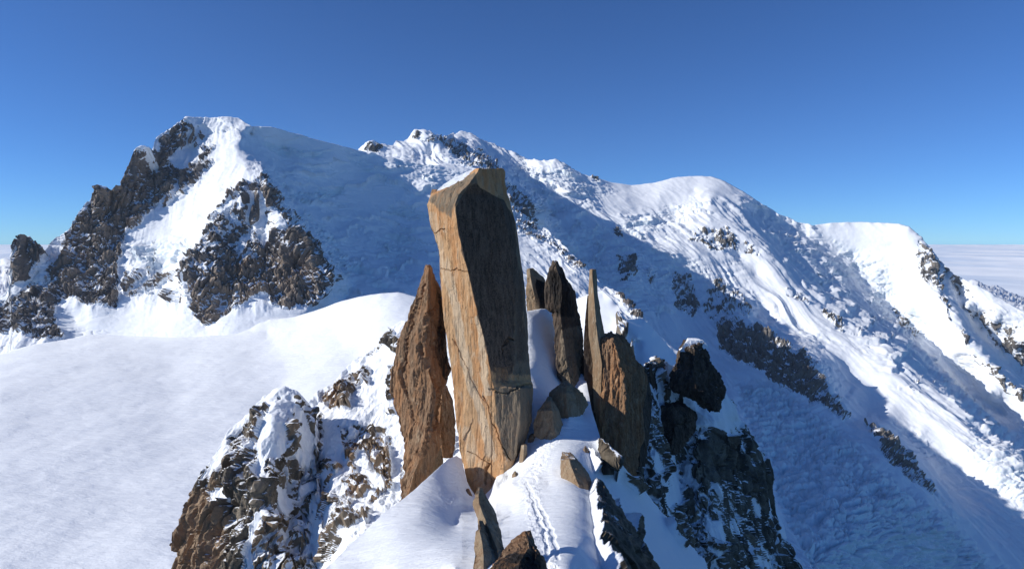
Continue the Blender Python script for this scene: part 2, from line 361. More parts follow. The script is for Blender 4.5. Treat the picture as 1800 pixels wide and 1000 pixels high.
def crag(name, rows, mat, parent=None, thick=None, step=0.1, amp=0.1, S=1.2, zs=0.3, snow=-1.0, stain_shade=(), pale=(), tint=(), groove=(), ribs=0.0, top_pull=0.5, seed=0, fine=0.3, jag=0.0):
    """a free standing rock: rows of (y, [(x, distance), ...]) across its visible faces from left to right"""
    K = len(rows[0][1]); polys = []
    for y, fr in rows:
        f = [np.array([(x - CX) / F * Y, Y, (HY - y) / F * Y]) for x, Y in fr]
        wd = abs(f[-1][0] - f[0][0]); th = thick if thick else max(wd * 0.8, 0.3)
        L, Rr = f[0], f[-1]
        b1 = np.array([Rr[0] - wd * 0.18, Rr[1] + th, Rr[2]]); b2 = np.array([L[0] + wd * 0.22, L[1] + th, L[2]])
        f += [b1, b2]; polys.append(f)
    polys = np.array(polys); nr, kk = polys.shape[:2]
    per = np.linalg.norm(np.roll(polys, -1, 1) - polys, axis=-1).max(0)
    ms = [max(2, int(p / step)) for p in per]
    cols = []; colk = []
    for i in range(kk):
        for j in range(ms[i]):
            t = j / ms[i]; cols.append(polys[:, i] * (1 - t) + polys[:, (i + 1) % kk] * t); colk.append(i + t)
    cols = np.array(cols)                                 # M, nr, 3
    rl = np.linalg.norm(np.diff(polys, axis=0), axis=-1).max(1)
    out = []; rowy = []
    for r in range(nr - 1):
        m = max(1, int(rl[r] / step))
        for j in range(m):
            t = j / m; out.append(cols[:, r] * (1 - t) + cols[:, r + 1] * t); rowy.append(rows[r][0] * (1 - t) + rows[r + 1][0] * t)
    out.append(cols[:, -1]); rowy.append(rows[-1][0])
    V = np.array(out)                                     # R, M, 3 rows from the top
    # cap
    c0 = V[0].mean(0); m0 = V[0]
    caps = [c0 + (m0 - c0) * s + np.array([0, 0, 0.0]) for s in (0.02, 0.35, 0.7)]
    V = np.concatenate([np.array(caps), V], 0); rowy = [rowy[0]] * 3 + rowy
    Rn, M = V.shape[:2]
    Vw = np.concatenate([V[:, -1:], V, V[:, :1]], 1)
    du = np.gradient(V, axis=0); dv = (Vw[:, 2:] - Vw[:, :-2])
    n = np.cross(dv, du); n /= np.linalg.norm(n, axis=-1, keepdims=True) + 1e-9
    ctr = V.mean(1, keepdims=True); sgn = np.sign(((V - ctr) * n).sum(-1)[4:].sum()); n *= sgn if sgn else 1
    n[:3] = (0, 0, 1)
    fl = V.reshape(-1, 3) / S; q = fl * np.array([1, 1, zs])
    c1, i1, g1 = chunk(q * 0.5, 11 + seed, 1.5); c2, i2, g2 = chunk(q * 1.6 + 0.2 * perlin(q * 3)[:, None], 12 + seed, 1.3)
    f1 = fbm(fl * 4 * np.array([1, 1, 0.6]), 4)
    c3, i3, g3 = chunk(q * 5.0 + 0.2 * perlin(q * 6)[:, None], 13 + seed, 1.3)
    d = amp * (c1 * 1.0 + c2 * 0.6 + c3 * 0.3 + 0.3 + f1 * fine - 0.2 * np.exp(-g2 * 14))
    if ribs:
        qr = fl * np.array([1.5, 1.5, 0.14]) + 0.5 * perlin(fl * 0.5)[:, None] * np.array([1, 1, 0.2])
        d = d - ribs * np.clip(fbm(qr, 3, ridged=True) + 0.1, 0, 1)
    d = (d - d.mean()).reshape(Rn, M)
    if groove:
        px = CX + V[..., 0] / V[..., 1] * F; py = HY - V[..., 2] / V[..., 1] * F
        jx = (perlin(fl * 1.3 + 40) * 5 + perlin(fl * 4 + 40) * 3).reshape(Rn, M); fr = (np.array(colk) < K - 1)[None, :]
        d = d - paint(px + jx, py + jx, groove, 0.0) * fr * 0.2
    V = V + n * d[..., None]
    if jag:
        ph = np.clip(1 - np.arange(Rn) / 30.0, 0, 1)[:, None]
        V[..., 2] += jag * ph * perlin(fl * 1.5 + 77).reshape(Rn, M)
    # screen-free staining, painted shade and snow attributes
    Vw = np.concatenate([V[:, -1:], V, V[:, :1]], 1)
    du = np.gradient(V, axis=0); dv = (Vw[:, 2:] - Vw[:, :-2]); n2 = np.cross(dv, du); n2 /= np.linalg.norm(n2, axis=-1, keepdims=True) + 1e-9
    n2 *= sgn if sgn else 1; n2[:2] = (0, 0, 1)
    sn = snow + 1.3 * n2[..., 2] + 0.25 * fbm(fl * 1.2 + 5, 3).reshape(Rn, M)
    px = CX + V[..., 0] / V[..., 1] * F; py = HY - V[..., 2] / V[..., 1] * F
    jx = perlin(fl * 1.3 + 40).reshape(Rn, M) * 3
    stn = paint(px + jx, py, stain_shade, 0.0); pal = paint(px + jx * 1.5, py, pale, 0.0); tnt = paint(px + jx * 1.5, py, tint, 0.0)
    back = (np.array(colk) >= K - 1)[None, :]
    stn = np.where(back, 0, stn)
    idx = np.arange(Rn * M).reshape(Rn, M); nx_ = np.roll(idx, -1, 1)
    q4 = np.stack([idx[:-1], nx_[:-1], nx_[1:], idx[1:]], -1).reshape(-1, 4)
    if sgn > 0: q4 = q4[:, ::-1]
    o = make_mesh(name, V.reshape(-1, 3), q4, {'snow': sn, 'stain_shade': stn, 'pale': pal, 'tint': tnt}, mat, parent, smooth=False)
    return o
# ------------------------------------------------------------------ materials in use
M_far = mat_terrain('far snow and rock', 60, (0.075, 0.07, 0.066), (0.20, 0.18, 0.155), (0.28, 0.24, 0.19), snowbump=0.22)
M_tac = mat_terrain('alpine rock and snow', 45, (0.075, 0.066, 0.06), (0.21, 0.18, 0.155), (0.30, 0.225, 0.16), snowbump=0.25)
M_pla = mat_terrain('wind packed snow', 45, (0.04, 0.037, 0.036), (0.12, 0.10, 0.088), (0.22, 0.165, 0.12), snowbump=0.5)
M_near = mat_terrain('near rock and snow', 1.6, (0.065, 0.06, 0.05), (0.21, 0.185, 0.145), (0.36, 0.24, 0.145), zs=0.3, fleck=0.7, snowbump=0.12)
M_nsnow = mat_terrain('ridge snow', 1.0, (0.04, 0.037, 0.03), (0.14, 0.12, 0.09), (0.3, 0.2, 0.11), snowbump=0.9, fleck=0.5)
M_orange = mat_rock('orange granite', 1.1, (0.52, 0.265, 0.115), (0.54, 0.33, 0.17), (0.58, 0.43, 0.28), dark=(0.115, 0.08, 0.056), bump=0.8)
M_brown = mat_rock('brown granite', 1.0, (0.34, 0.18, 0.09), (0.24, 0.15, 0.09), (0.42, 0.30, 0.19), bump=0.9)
M_tan = mat_rock('tan granite', 0.9, (0.30, 0.22, 0.14), (0.26, 0.17, 0.10), (0.40, 0.33, 0.24), bump=0.8)
M_dark = mat_rock('dark granite', 0.9, (0.06, 0.048, 0.04), (0.11, 0.08, 0.058), (0.19, 0.15, 0.11), bump=0.9)

# ------------------------------------------------------------------ sea of clouds
def cloud_sea():
    m = bpy.data.materials.new('cloud'); m.use_nodes = True; nt = m.node_tree; bs = nt.nodes['Principled BSDF']
    tc = N(nt, 'TexCoord'); mp = N(nt, 'Mapping'); nt.links.new(tc.outputs['Object'], mp.inputs[0]); mp.inputs['Scale'].default_value = (1, 0.3, 1)
    nt.links.new(mixc(nt, ramp(nt, noise(nt, mp.outputs[0], 1 / 6000, 5, 0.6), 0.4, 0.62), (0.66, 0.76, 0.88), (0.90, 0.94, 0.98)), bs.inputs['Base Color']); bs.inputs['Roughness'].default_value = 1
    bs.inputs['Specular IOR Level'].default_value = 0
    u = np.linspace(-1, 1, 420); v = np.linspace(0, 1, 420) ** 2.2
    Y = 7500 + v * 200000; U, YY = np.meshgrid(u, Y, indexing='ij'); X = U * (YY * 1.1 + 3000)
    P = np.stack([X / 9000, YY / 9000, X * 0], -1).reshape(-1, 3)
    Z = -1500 + (fbm(P, 4) * 260 + fbm(P * 4 + 3, 3) * 60).reshape(X.shape)
    V = np.stack([X, YY, Z], -1); nx, ny = X.shape; idx = np.arange(nx * ny).reshape(nx, ny)
    q = np.stack([idx[:-1, :-1], idx[1:, :-1], idx[1:, 1:], idx[:-1, 1:]], -1).reshape(-1, 4)
    o = make_mesh('cloud_sea', V.reshape(-1, 3), q, {}, m); tag(o, kind='stuff')
cloud_sea()

def far_peak(top, bottom, seed):
    o = relief('distant_mountain', top=top, bottom=bottom, lines=[], pts='0 700 6000, 1700 700 5000', mat=M_far, S=150, step=2.0, seed=seed, back=0.1, backdrop=0.5, edge=2.0, snowamp=0.5,
        flow=(0.2, -0.8, -0.5), flowamp=0.9, flowsize=2.5, rock=[(0.45, 10, '0 440 40 440 40 500 0 500')])
    tag(o, kind='structure')
far_peak('1640 520 14000, 1690 508 14000, 1712 496 14000, 1722 501 13900, 1745 506 13900, 1770 516 13800, 1800 528 13700, 1900 545 13500', '1660 640 1900 640', 41)
far_peak('-120 478 14000, -60 468 14000, 0 466 14000, 8 463 14000, 20 470 14000, 60 476 14000, 120 490 14000', '-120 560 120 560', 42)
# ------------------------------------------------------------------ the far massif: domes, glaciers and spurs
o = relief('snowy_massif',
  top='''630 262 3300, 645 254 3250, 655 250 3250, 668 256 3300, 690 256 3350, 705 246 3450, 722 238 3500, 728 228 3500, 735 231 3500, 750 231 3500, 765 238 3550, 778 243 3700,
  790 238 5000, 808 233 5350, 830 235 5400, 860 253 5300, 885 262 5250, 905 270 5200, 925 281 5150, 950 284 5000, 975 282 4950, 1000 293 4930, 1020 303 4920, 1045 313 4900,
  1075 321 4950, 1110 326 5000, 1150 322 5000, 1180 314 5010, 1210 310 5020, 1250 311 5000, 1275 319 4920, 1310 340 4800, 1340 360 4750, 1370 377 4740, 1400 391 4730, 1428 397 4700,
  1460 392 4680, 1510 391 4640, 1550 392 4560, 1580 394 4480, 1598 399 4420, 1612 412 4380, 1628 432 4320, 1650 456 4250, 1680 481 4180, 1710 500 4120, 1740 515 4060, 1770 533 4000, 1800 550 3930, 1830 566 3880''',
  bottom='630 420, 800 560, 900 640, 1150 760, 1300 1040, 1830 1060',
  lines=[
   # spur from the dome, bright crest, and the shaded basin right behind it
   '1250 350 4480, 1290 382 4320, 1345 440 4080, 1392 502 3830, 1440 540 3680, 1500 580 3500, 1560 612 3350, 1620 672 3120, 1680 715 2960, 1740 765 2800, 1830 835 2600',
   '1262 348 4560, 1302 378 4420, 1357 434 4190, 1404 496 3950, 1452 534 3800, 1512 574 3630, 1572 604 3480, 1632 664 3250, 1692 706 3090, 1752 756 2930, 1830 822 2720',
   # right hand edge of that basin, foot of the lit dome slopes
   '1330 372 4760, 1390 405 4720, 1440 425 4660, 1500 470 4560, 1560 545 4270, 1620 610 3980, 1680 680 3700, 1740 735 3450, 1830 800 3160',
   # ridge below the flat topped dome, and its shaded far side
   '1610 415 4360, 1640 470 4210, 1662 520 4060, 1700 585 3860, 1750 645 3660, 1830 720 3420',
   '1640 440 4330, 1664 480 4300, 1684 520 4230, 1722 580 4080, 1772 640 3900, 1830 690 3760',
   # dark rock spur and the glacier bay behind it
   '1180 480 3850, 1225 540 3600, 1262 565 3470, 1300 556 3400, 1350 590 3250, 1400 612 3130, 1440 645 3000, 1470 700 2840, 1502 742 2710, 1545 748 2650, 1590 800 2500, 1640 872 2320',
   '1330 556 3650, 1385 590 3450, 1425 602 3380, 1460 630 3260, 1492 690 3080, 1524 730 2930, 1570 745 2850, 1620 800 2700, 1665 865 2540, 1760 950 2350',
   # foot of the dark spur on the near side
   '1200 610 3150, 1262 625 3180, 1330 655 2980, 1400 705 2760, 1470 760 2520, 1540 820 2260, 1620 890 2090',
   # crest of the far left spur
   '785 245 3650, 800 256 3600, 830 275 3500, 870 300 3350, 905 340 3250, 935 362 3180, 945 385 3150',
   '796 246 4700, 815 256 4650, 845 272 4600, 882 296 4500, 920 330 4350, 950 360 4200, 975 400 3950, 1000 430 3750'],
  pts='''700 275 3200, 760 270 3350, 740 300 3000, 840 340 2950, 880 400 2900,
  870 262 5200, 900 290 4950, 940 310 4750, 960 330 4600, 1000 340 4500, 1000 380 4250, 1040 350 4550, 1100 350 4650, 1160 345 4700, 1220 335 4780,
  1060 385 4300, 1120 385 4400, 1180 385 4450, 1060 420 4100, 1130 430 4050, 1190 430 4080, 1230 400 4250, 1270 400 4230,
  1000 460 3650, 1050 480 3600, 1110 490 3550, 1160 470 3850, 1200 470 3900, 1250 450 4020, 1300 450 4080, 1330 480 3960,
  1060 540 3300, 1120 550 3300, 1180 560 3350, 1230 520 3680, 1270 520 3720, 1320 530 3700, 1360 540 3680,
  1000 540 3200, 1050 600 2950, 1120 640 2850, 1180 660 2800, 1380 560 3600, 1450 610 3380, 1500 640 3260, 1560 680 3080, 1500 690 3060, 1560 730 2900, 1620 760 2820, 1700 800 2680, 1800 900 2450,
  1650 840 2620, 1740 900 2480, 1830 980 2300, 1280 700 2650, 1330 760 2380, 1300 850 2000, 1400 800 2280, 1400 900 1880, 1480 880 1930, 1560 890 1970, 1640 930 1980, 1440 980 1620, 1560 1000 1800, 1700 1000 2050, 1800 1040 2150,
  1350 1000 1500, 1480 430 4620, 1520 430 4560, 1570 430 4450, 1540 480 4450, 1600 480 4330, 1600 540 4180, 1640 560 4040, 1680 620 3850, 1740 690 3560, 1800 750 3330,
  1700 540 4050, 1750 560 3950, 1800 600 3850, 1425 470 4230, 1475 520 4060''',
  mat=M_far, S=40, step=1.5, seed=1, back=0.12, backdrop=0.7, edge='630 1.2 780 1.0 790 .1 900 .5 1000 .8 1060 .4 1100 .1 1270 .1 1330 .8 1430 .3 1440 .1 1590 .1 1610 .8 1830 1.2',
  rock=[(0.9, 6, '640 262 645 250 670 252 670 270 655 274'), (0.55, 4, '722 240 728 226 736 230 745 240 730 250'),
   (0.75, 6, '770 240 800 250 850 270 880 300 900 340 930 370 900 380 860 320 800 280 780 262'),
   (0.5, 4, '735 245 760 238 790 258 770 262'),
   (0.5, 4, '1038 306 1052 312 1054 322 1040 322'),
   (0.85, 6, '900 335 925 345 938 372 944 395 920 392 900 370'),
   (0.62, 7, '1215 400 1280 395 1300 415 1340 440 1335 455 1300 450 1250 445 1205 425'),
   (0.9, 5, '1085 450 1118 448 1120 480 1100 498 1084 485'), (0.8, 4, '1136 485 1148 487 1147 503 1137 502'), (0.9, 4, '1078 400 1092 402 1094 420 1080 418'),
   (0.85, 7, '1180 480 1215 480 1235 540 1220 560 1185 545 1178 520'),
   (0.62, 7, '1250 490 1300 505 1330 545 1300 565 1255 570 1225 560'),
   (0.95, 9, '1255 570 1300 556 1340 582 1400 612 1435 640 1470 700 1500 738 1470 745 1440 720 1400 700 1330 655 1290 640 1258 612'),
   (0.9, 7, '1518 745 1545 748 1590 795 1640 868 1632 878 1590 845 1550 800'),
   (0.66, 5, '1372 502 1420 520 1426 535 1385 525'), (0.8, 5, '1438 535 1460 545 1485 572 1480 590 1450 565'), (0.75, 3, '1600 665 1618 668 1620 675 1604 674'),
   (0.62, 7, '1612 420 1640 450 1660 505 1680 560 1720 620 1800 690 1800 712 1740 660 1690 600 1650 520 1625 500 1608 450'),
   (0.42, 18, '1640 445 1700 500 1800 560 1810 680 1740 610 1690 540 1660 500'),
   (0.45, 6, '1560 530 1590 550 1620 590 1600 600 1570 570'), (0.8, 3, '1640 490, 1650 500, 1640 505'),
   (0.6, 4, '1740 540 1800 590 1800 610 1750 570')],
  ice=[(0.8, 12, '900 280 940 290 1000 300 1010 330 960 330 1000 370 960 390 920 340 880 300'), (0.7, 10, '1000 345 1060 350 1090 335 1060 320 1000 318'),
   (0.9, 12, '1090 400 1150 370 1230 350 1240 365 1160 410 1120 420'), (0.8, 12, '980 400 1080 400 1140 430 1190 470 1160 560 1060 540 1000 470'),
   (0.7, 10, '1180 450 1230 460 1320 560 1260 560 1190 480'), (0.75, 10, '1310 350 1350 370 1420 450 1500 480 1450 530 1400 470 1340 400'),
   (0.7, 10, '1460 420 1510 440 1580 500 1640 580 1600 610 1540 560 1500 480'),
   (0.55, 12, '1380 570 1440 590 1440 610 1400 590'), (2.0, 12, '1290 670 1360 670 1480 760 1560 840 1640 900 1750 1000 1700 1060 1450 1060 1380 900 1330 780'),
   (0.6, 12, '1560 740 1620 760 1660 820 1620 800'), (0.7, 12, '1700 730 1760 760 1830 840 1830 900 1760 870 1710 800'), (0.6, 9, '1590 600 1640 640 1720 700 1800 780 1740 740 1640 670')],
  iceamp=0.6, snowamp=0.26, rockamp=1.0, gully=0.5, cells=1.4, crev=0.4, flow=(729, -1830, -1250), flowamp=0.62, flowsize=3.5,
  terrh=80.0, terr=[(1.0, 20, '890 280 1010 300 1060 390 1190 450 1180 560 1060 560 950 430'), (1.0, 14, '1090 390 1240 345 1250 380 1130 420'), (0.8, 15, '1300 350 1440 430 1560 560 1640 660 1600 700 1480 560 1380 470'), (0.7, 15, '1450 430 1530 440 1620 560 1700 700 1800 800 1800 860 1600 620')],
  calm=[(0.25, 15, '1050 300 1260 300 1330 350 1240 350 1180 375 1050 370'), (0.2, 15, '1430 385 1610 385 1620 450 1560 460 1450 420'), (0.45, 20, '1460 620 1560 640 1760 880 1700 900 1500 740'), (0.5, 15, '1240 350 1280 380 1370 500 1340 500 1250 420'), (0.3, 15, '1280 660 1420 760 1560 860 1750 1050 1400 1050 1300 800')], warm=[(0.5, 10, '1510 740 1560 740 1650 870 1620 880')])
tag(o, kind='structure')

# ------------------------------------------------------------------ the near mountain on the left with its rock triangle
o = relief('rocky_mountain',
  top='''-60 600 1700, -30 560 1800, 0 530 1850, 12 512 1850, 20 500 1850, 22 440 1860, 26 420 1860, 38 416 1860, 52 418 1870, 60 428 1870, 70 440 1880, 72 446 1880, 84 432 1960, 100 418 1980, 120 408 1980, 128 398 2000, 140 375 2020, 160 345 2050, 170 333 2060, 178 328 2060, 185 327 2060, 195 335 2070, 208 326 2080, 216 310 2100, 228 285 2120,
  236 262 2120, 248 257 2130, 262 260 2150, 270 262 2200, 274 243 2250, 290 232 2280, 305 222 2300, 318 212 2330, 326 208 2350, 345 209 2380, 380 209 2400, 398 206 2400, 420 209 2420, 432 218 2380, 442 222 2360, 480 224 2400,
  510 233 2460, 560 247 2540, 600 257 2620, 640 267 2710, 700 281 2770, 740 289 2800, 790 293 2840, 830 298 2860, 860 308 2850, 890 335 2780, 903 360 2760, 935 392 2720, 960 404 2700, 1000 442 2550, 1030 472 2450, 1060 502 2380, 1085 515 2320, 1120 548 2230, 1160 590 2130, 1225 650 1980, 1300 800 1780, 1380 920 1600, 1450 1040 1400''',
  bottom='-60 680, 0 670, 200 640, 380 640, 500 620, 640 570, 760 580, 900 640, 1000 700, 1100 800, 1200 1050, 1450 1100',
  lines=[
   '330 212 2340, 300 240 2300, 300 270 2260, 330 262 2320, 400 215 2380',
   '432 228 2330, 425 245 2260, 412 258 2220, 430 285 2120, 462 300 2020, 478 322 1980, 500 360 1930, 530 398 1880, 560 440 1830, 588 480 1790',
   '440 235 2400, 455 270 2320, 480 300 2280, 500 330 2250, 530 370 2200, 560 410 2140, 590 450 2080, 612 490 2000, 610 530 1900',
   '588 486 1770, 575 520 1700, 540 545 1650, 490 545 1640',
   '360 574 1620, 335 550 1650, 318 480 1700, 350 420 1800, 400 350 1920, 450 305 2010',
   '230 425 2000, 290 385 2060, 340 335 2120, 380 290 2180, 410 262 2220',
   '215 520 1800, 210 470 1900, 225 425 2010, 240 400 2040, 300 365 2090, 345 315 2150, 390 280 2210'],
  pts='''260 300 2200, 310 310 2200, 250 350 2120, 200 380 2070, 160 420 1960, 180 470 1880, 120 470 1890, 100 520 1800, 160 540 1740, 60 500 1860, 40 460 1850, 40 540 1760, 20 580 1680, 80 590 1640, 130 560 1740, 200 560 1720, 0 640 1560,
  270 440 1970, 300 470 1860, 250 480 1850, 290 520 1760, 330 420 1930, 300 560 1660, 360 380 1960, 430 340 1920, 400 420 1820, 420 480 1740, 440 400 1880, 470 380 1900, 475 440 1830, 500 480 1760, 400 530 1660, 450 520 1680, 530 470 1790, 540 510 1720,
  200 620 1620, 400 620 1500, 500 260 2480, 560 290 2500, 520 300 2400, 600 290 2600, 560 350 2400, 640 330 2600, 620 390 2440, 700 400 2560, 660 440 2320, 720 470 2280, 640 500 2010, 700 510 2030, 700 330 2640, 760 350 2620, 760 310 2730, 830 340 2700, 740 400 2530,
  800 430 2480, 880 430 2540, 850 480 2350, 940 440 2520, 900 520 2150, 960 490 2350, 1000 540 2150, 1060 560 2150, 1040 640 1850, 1120 640 1880, 1200 740 1700, 1300 850 1550, 1250 950 1350, 560 545 1700, 620 535 1800''',
  mat=M_tac, S=26, step=1.25, seed=2, back=0.12, backdrop=1.0, edge='-60 2 20 1 270 2.5 320 2 345 .3 420 .8 440 .2 850 .3 900 2 1450 1.5', slope=1.0,
  rock=[(0.95, 7, '-60 600 0 530 20 500 22 410 50 410 75 440 60 480 100 450 130 390 165 330 200 320 235 255 275 262 275 240 326 205 345 225 370 240 385 262 350 300 300 350 240 400 222 430 212 470 215 520 205 545 150 535 110 530 60 590 0 590'),
   (0.25, 6, '60 490 125 410 110 440 85 490 50 520'), (0.2, 5, '0 515 55 490 55 500 0 540'), (-0.3, 4, '325 300 350 275 365 245 345 240 300 280 310 300'),
   (0.38, 5, '335 222 380 262 330 265 310 250'), (0.9, 5, '375 275 385 285 340 330 300 370 280 375 320 320 350 285'),
   (0.95, 8, '60 540 90 530 105 570 118 592 90 604 60 600 20 585'), (0.7, 6, '220 480 260 475 330 480 300 500 260 520 225 530 215 500'),
   (0.95, 9, '462 298 478 320 500 358 530 396 562 440 590 485 575 520 540 545 500 548 480 545 470 520 440 530 400 560 360 575 335 555 318 480 350 420 385 370 400 345 430 320'),
   (0.6, 8, '400 345 455 340 468 370 460 440 440 470 420 440 440 390 400 400 375 440 365 430'),
   (0.1, 4, '468 365 490 370 500 395 480 410 470 440 462 430'), (0.3, 5, '385 360 420 350 400 375 378 385'),
   (0.85, 8, '880 320 905 345 925 385 960 400 1020 460 1030 475 1010 478 970 440 930 420 900 400'), (0.8, 6, '1070 505 1100 520 1135 555 1150 575 1120 565 1090 540'),
   (0.45, 5, '300 500 330 510 310 540 290 530')],
  ice=[(0.9, 9, '225 430 290 425 345 410 340 445 290 480 240 470'), (0.5, 8, '600 262 640 275 700 310 690 330 640 300'), (0.5, 12, '740 300 860 310 850 350 760 340'), (0.9, 12, '500 350 540 370 600 460 620 500 580 470 530 400'),
   (1.4, 14, '650 420 720 400 740 440 690 480'), (1.1, 12, '440 290 480 300 520 350 480 330'), (1.5, 12, '595 470 640 485 690 520', 'line'), (1.4, 11, '500 345 540 350 600 335', 'line'), (1.2, 10, '470 255 520 275 560 268', 'line'), (1.5, 12, '700 455 690 480 720 495', 'line'), (1.3, 14, '560 400 590 440 610 500', 'line'), (0.8, 9, '620 280 650 300 690 320 720 330', 'line'), (0.8, 9, '700 290 760 295 820 310', 'line'), (1.3, 12, '690 370 760 385', 'line'), (0.6, 8, '590 480 640 490 600 530 570 530')],
  iceamp=0.5, snowamp=0.2, rockamp=1.0, gully=1.0, cells=1.3, cz=0.28, crev=0.42, flow=(0.35, -0.55, -0.75), flowamp=0.6, flowsize=3.2, crevmin=0.8, terrh=55.0, terr=[(1.0, 25, '470 240 640 275 840 330 900 380 950 440 700 540 610 540 590 480 500 340'), (0.5, 10, '350 215 420 215 410 240 350 235'), (0.8, 8, '230 430 345 430 330 480 240 480')], calm=[(0.3, 20, '400 200 900 280 950 450 700 560 560 560 590 480 480 320 430 260'), (0.35, 14, '230 430 330 300 420 230 450 290 350 430 300 480'), (0.12, 15, '90 540 220 540 330 550 480 545 620 520 620 600 80 640'), (0.12, 10, '560 520 650 500 760 530 700 560 560 560')], warm=[(0.55, 10, '400 450 560 450 560 540 350 570 330 500'), (0.45, 14, '120 330 260 260 300 330 220 420 150 520 90 500')])
tag(o, kind='structure')

# ------------------------------------------------------------------ plateau glacier
def tracks(V, n, px, py):
    wob = perlin(V.reshape(-1, 3) / 60).reshape(px.shape) * 3
    t = paint(px, py + wob, [(1, 3, '0 860 120 880 300 872 420 890', 'line'), (0.8, 3, '0 905 150 868 320 880', 'line'), (0.8, 3, '20 990 90 880 110 800', 'line'), (0.6, 3, '150 1000 260 930 330 900', 'line'), (0.7, 3, '0 700 200 690 420 668 560 640', 'line')], 0.0)
    big = fbm(V.reshape(-1, 3) * np.array([1, 1, 0]) / 160, 4).reshape(px.shape)
    return V + n * (big * 6.0 - 0.07 * t)[..., None]
o = relief('snow_plateau',
  top='''-60 640 1480, 0 622 1540, 60 606 1600, 110 598 1640, 160 588 1680, 220 585 1700, 300 580 1690, 350 577 1680, 400 572 1660, 450 563 1620, 520 556 1580, 570 541 1540, 600 530 1500, 630 521 1480, 670 516 1450, 700 515 1440, 730 523 1420, 780 535 1400, 850 550 1390, 950 575 1360, 1020 620 1300, 1100 700 1200, 1180 800 1050, 1240 1000 800''',
  bottom='-60 1060, 600 1060, 1240 1060',
  lines=['1000 610 1320, 980 700 1000, 960 850 720, 950 1000 540'],
  pts='''0 1000 523, 0 800 800, 0 700 1080, 300 1000 520, 300 800 800, 300 700 1090, 300 640 1350, 150 640 1360, 500 800 780, 500 700 1060, 500 640 1270, 500 600 1420, 400 620 1400, 600 600 1300, 650 560 1340, 560 570 1450, 700 600 1200, 700 700 930, 700 1000 520, 850 700 960, 850 1000 530, 640 640 1150,
  1060 760 1050, 1100 900 900, 420 590 1540, 440 580 1570, 470 585 1530''',
  mat=M_pla, S=40, step=1.8, seed=3, back=0.02, backdrop=0.4, edge=0.1, snowamp=0.045, rock=[], ice=[(0.25, 10, '560 545 620 530 600 548 520 562 440 570')], iceamp=0.1, extra=tracks)
tag(o, kind='structure')

# ------------------------------------------------------------------ snowy shoulder behind the towers
o = relief('snow_shoulder',
  top='''930 590 300, 960 560 310, 1000 530 310, 1040 515 300, 1060 510 300, 1085 535 290, 1100 560 285, 1130 560 290, 1150 580 290, 1180 615 280, 1215 650 260, 1260 690 240, 1300 740 220, 1340 820 190, 1380 930 160, 1400 1040 150''',
  bottom='930 800, 1100 900, 1300 1060, 1400 1080',
  lines=['1080 520 292, 1110 580 265, 1150 640 235, 1190 700 200', '1060 520 296, 1085 600 255, 1120 680 215, 1150 740 180', '1135 562 288, 1175 620 270, 1220 690 235'],
  pts='1000 700 200, 1100 800 150, 1250 800 170, 1300 900 150, 1350 1000 130, 1120 600 262, 1160 660 232',
  mat=M_near, S=10, step=1.8, seed=4, back=0.15, backdrop=1.4, edge=0.5, snowamp=0.12, rock=[(0.7, 4, '1085 560 1100 590 1095 620 1080 600'), (0.6, 4, '1110 600 1120 640 1105 650')])
tag(o, kind='structure')

# ------------------------------------------------------------------ mixed slope below the left slab
o = relief('rocky_slope',
  top='490 790 84, 515 750 81, 535 718 78, 545 704 77, 560 690 78, 580 678 79, 600 655 81, 625 635 82, 650 610 84, 670 595 83, 690 577 82, 705 566 82, 740 560 80, 800 560 80, 860 600 75',
  bottom='490 1060, 860 1060',
  lines=['560 710 77.5, 566 800 69, 575 900 62, 590 1000 54', '500 800 83, 510 900 76, 530 1000 70', '535 800 76, 545 900 68, 560 1000 61', '700 580 81, 690 700 74, 700 800 66, 720 900 58', '770 600 78, 780 700 72, 790 800 60', '610 655 82, 620 740 72, 600 860 64'],
  pts='640 700 76, 640 800 67, 620 900 60, 600 1000 52, 700 1000 50, 580 780 70, 660 860 62, 850 800 58, 740 760 68, 660 760 71',
  mat=M_near, S=2.0, step=1.1, seed=5, back=0.2, backdrop=1.3, edge=2.5, zs=0.25, slope=0.9, warp=10,
  rock=[(0.7, 6, '640 625 690 575 720 565 720 660 700 640 680 610 650 640'), (0.85, 6, '560 690 590 680 650 645 665 690 635 680 620 715 585 725 562 710'), (0.85, 6, '548 720 575 730 570 790 550 800'),
    (0.72, 8, '590 745 640 745 690 755 690 860 660 850 640 800 625 850 600 800'), (0.55, 14, '540 800 600 810 690 860 650 930 600 980 560 1000 540 900'), (0.75, 5, '665 820 685 815 685 860 670 865'),
    (0.8, 5, '625 700 645 695 650 715 630 720'), (0.6, 8, '680 640 700 640 700 740 690 760 670 740'), (0.7, 8, '720 780 800 740 800 800 740 860 700 860'), (-0.5, 6, '640 665 680 700 680 750 640 740 610 735')],
  warm=[(0.7, 8, '560 690 600 690 600 720 565 720'), (0.5, 20, '560 760 700 760 700 900 600 900')], snowamp=0.16, rockamp=0.75, cells=0.9, cz=0.25, gully=0.5, flow=(0.1, -0.3, -1), flowamp=0.24, flowsize=0.9)
tag(o, kind='structure')

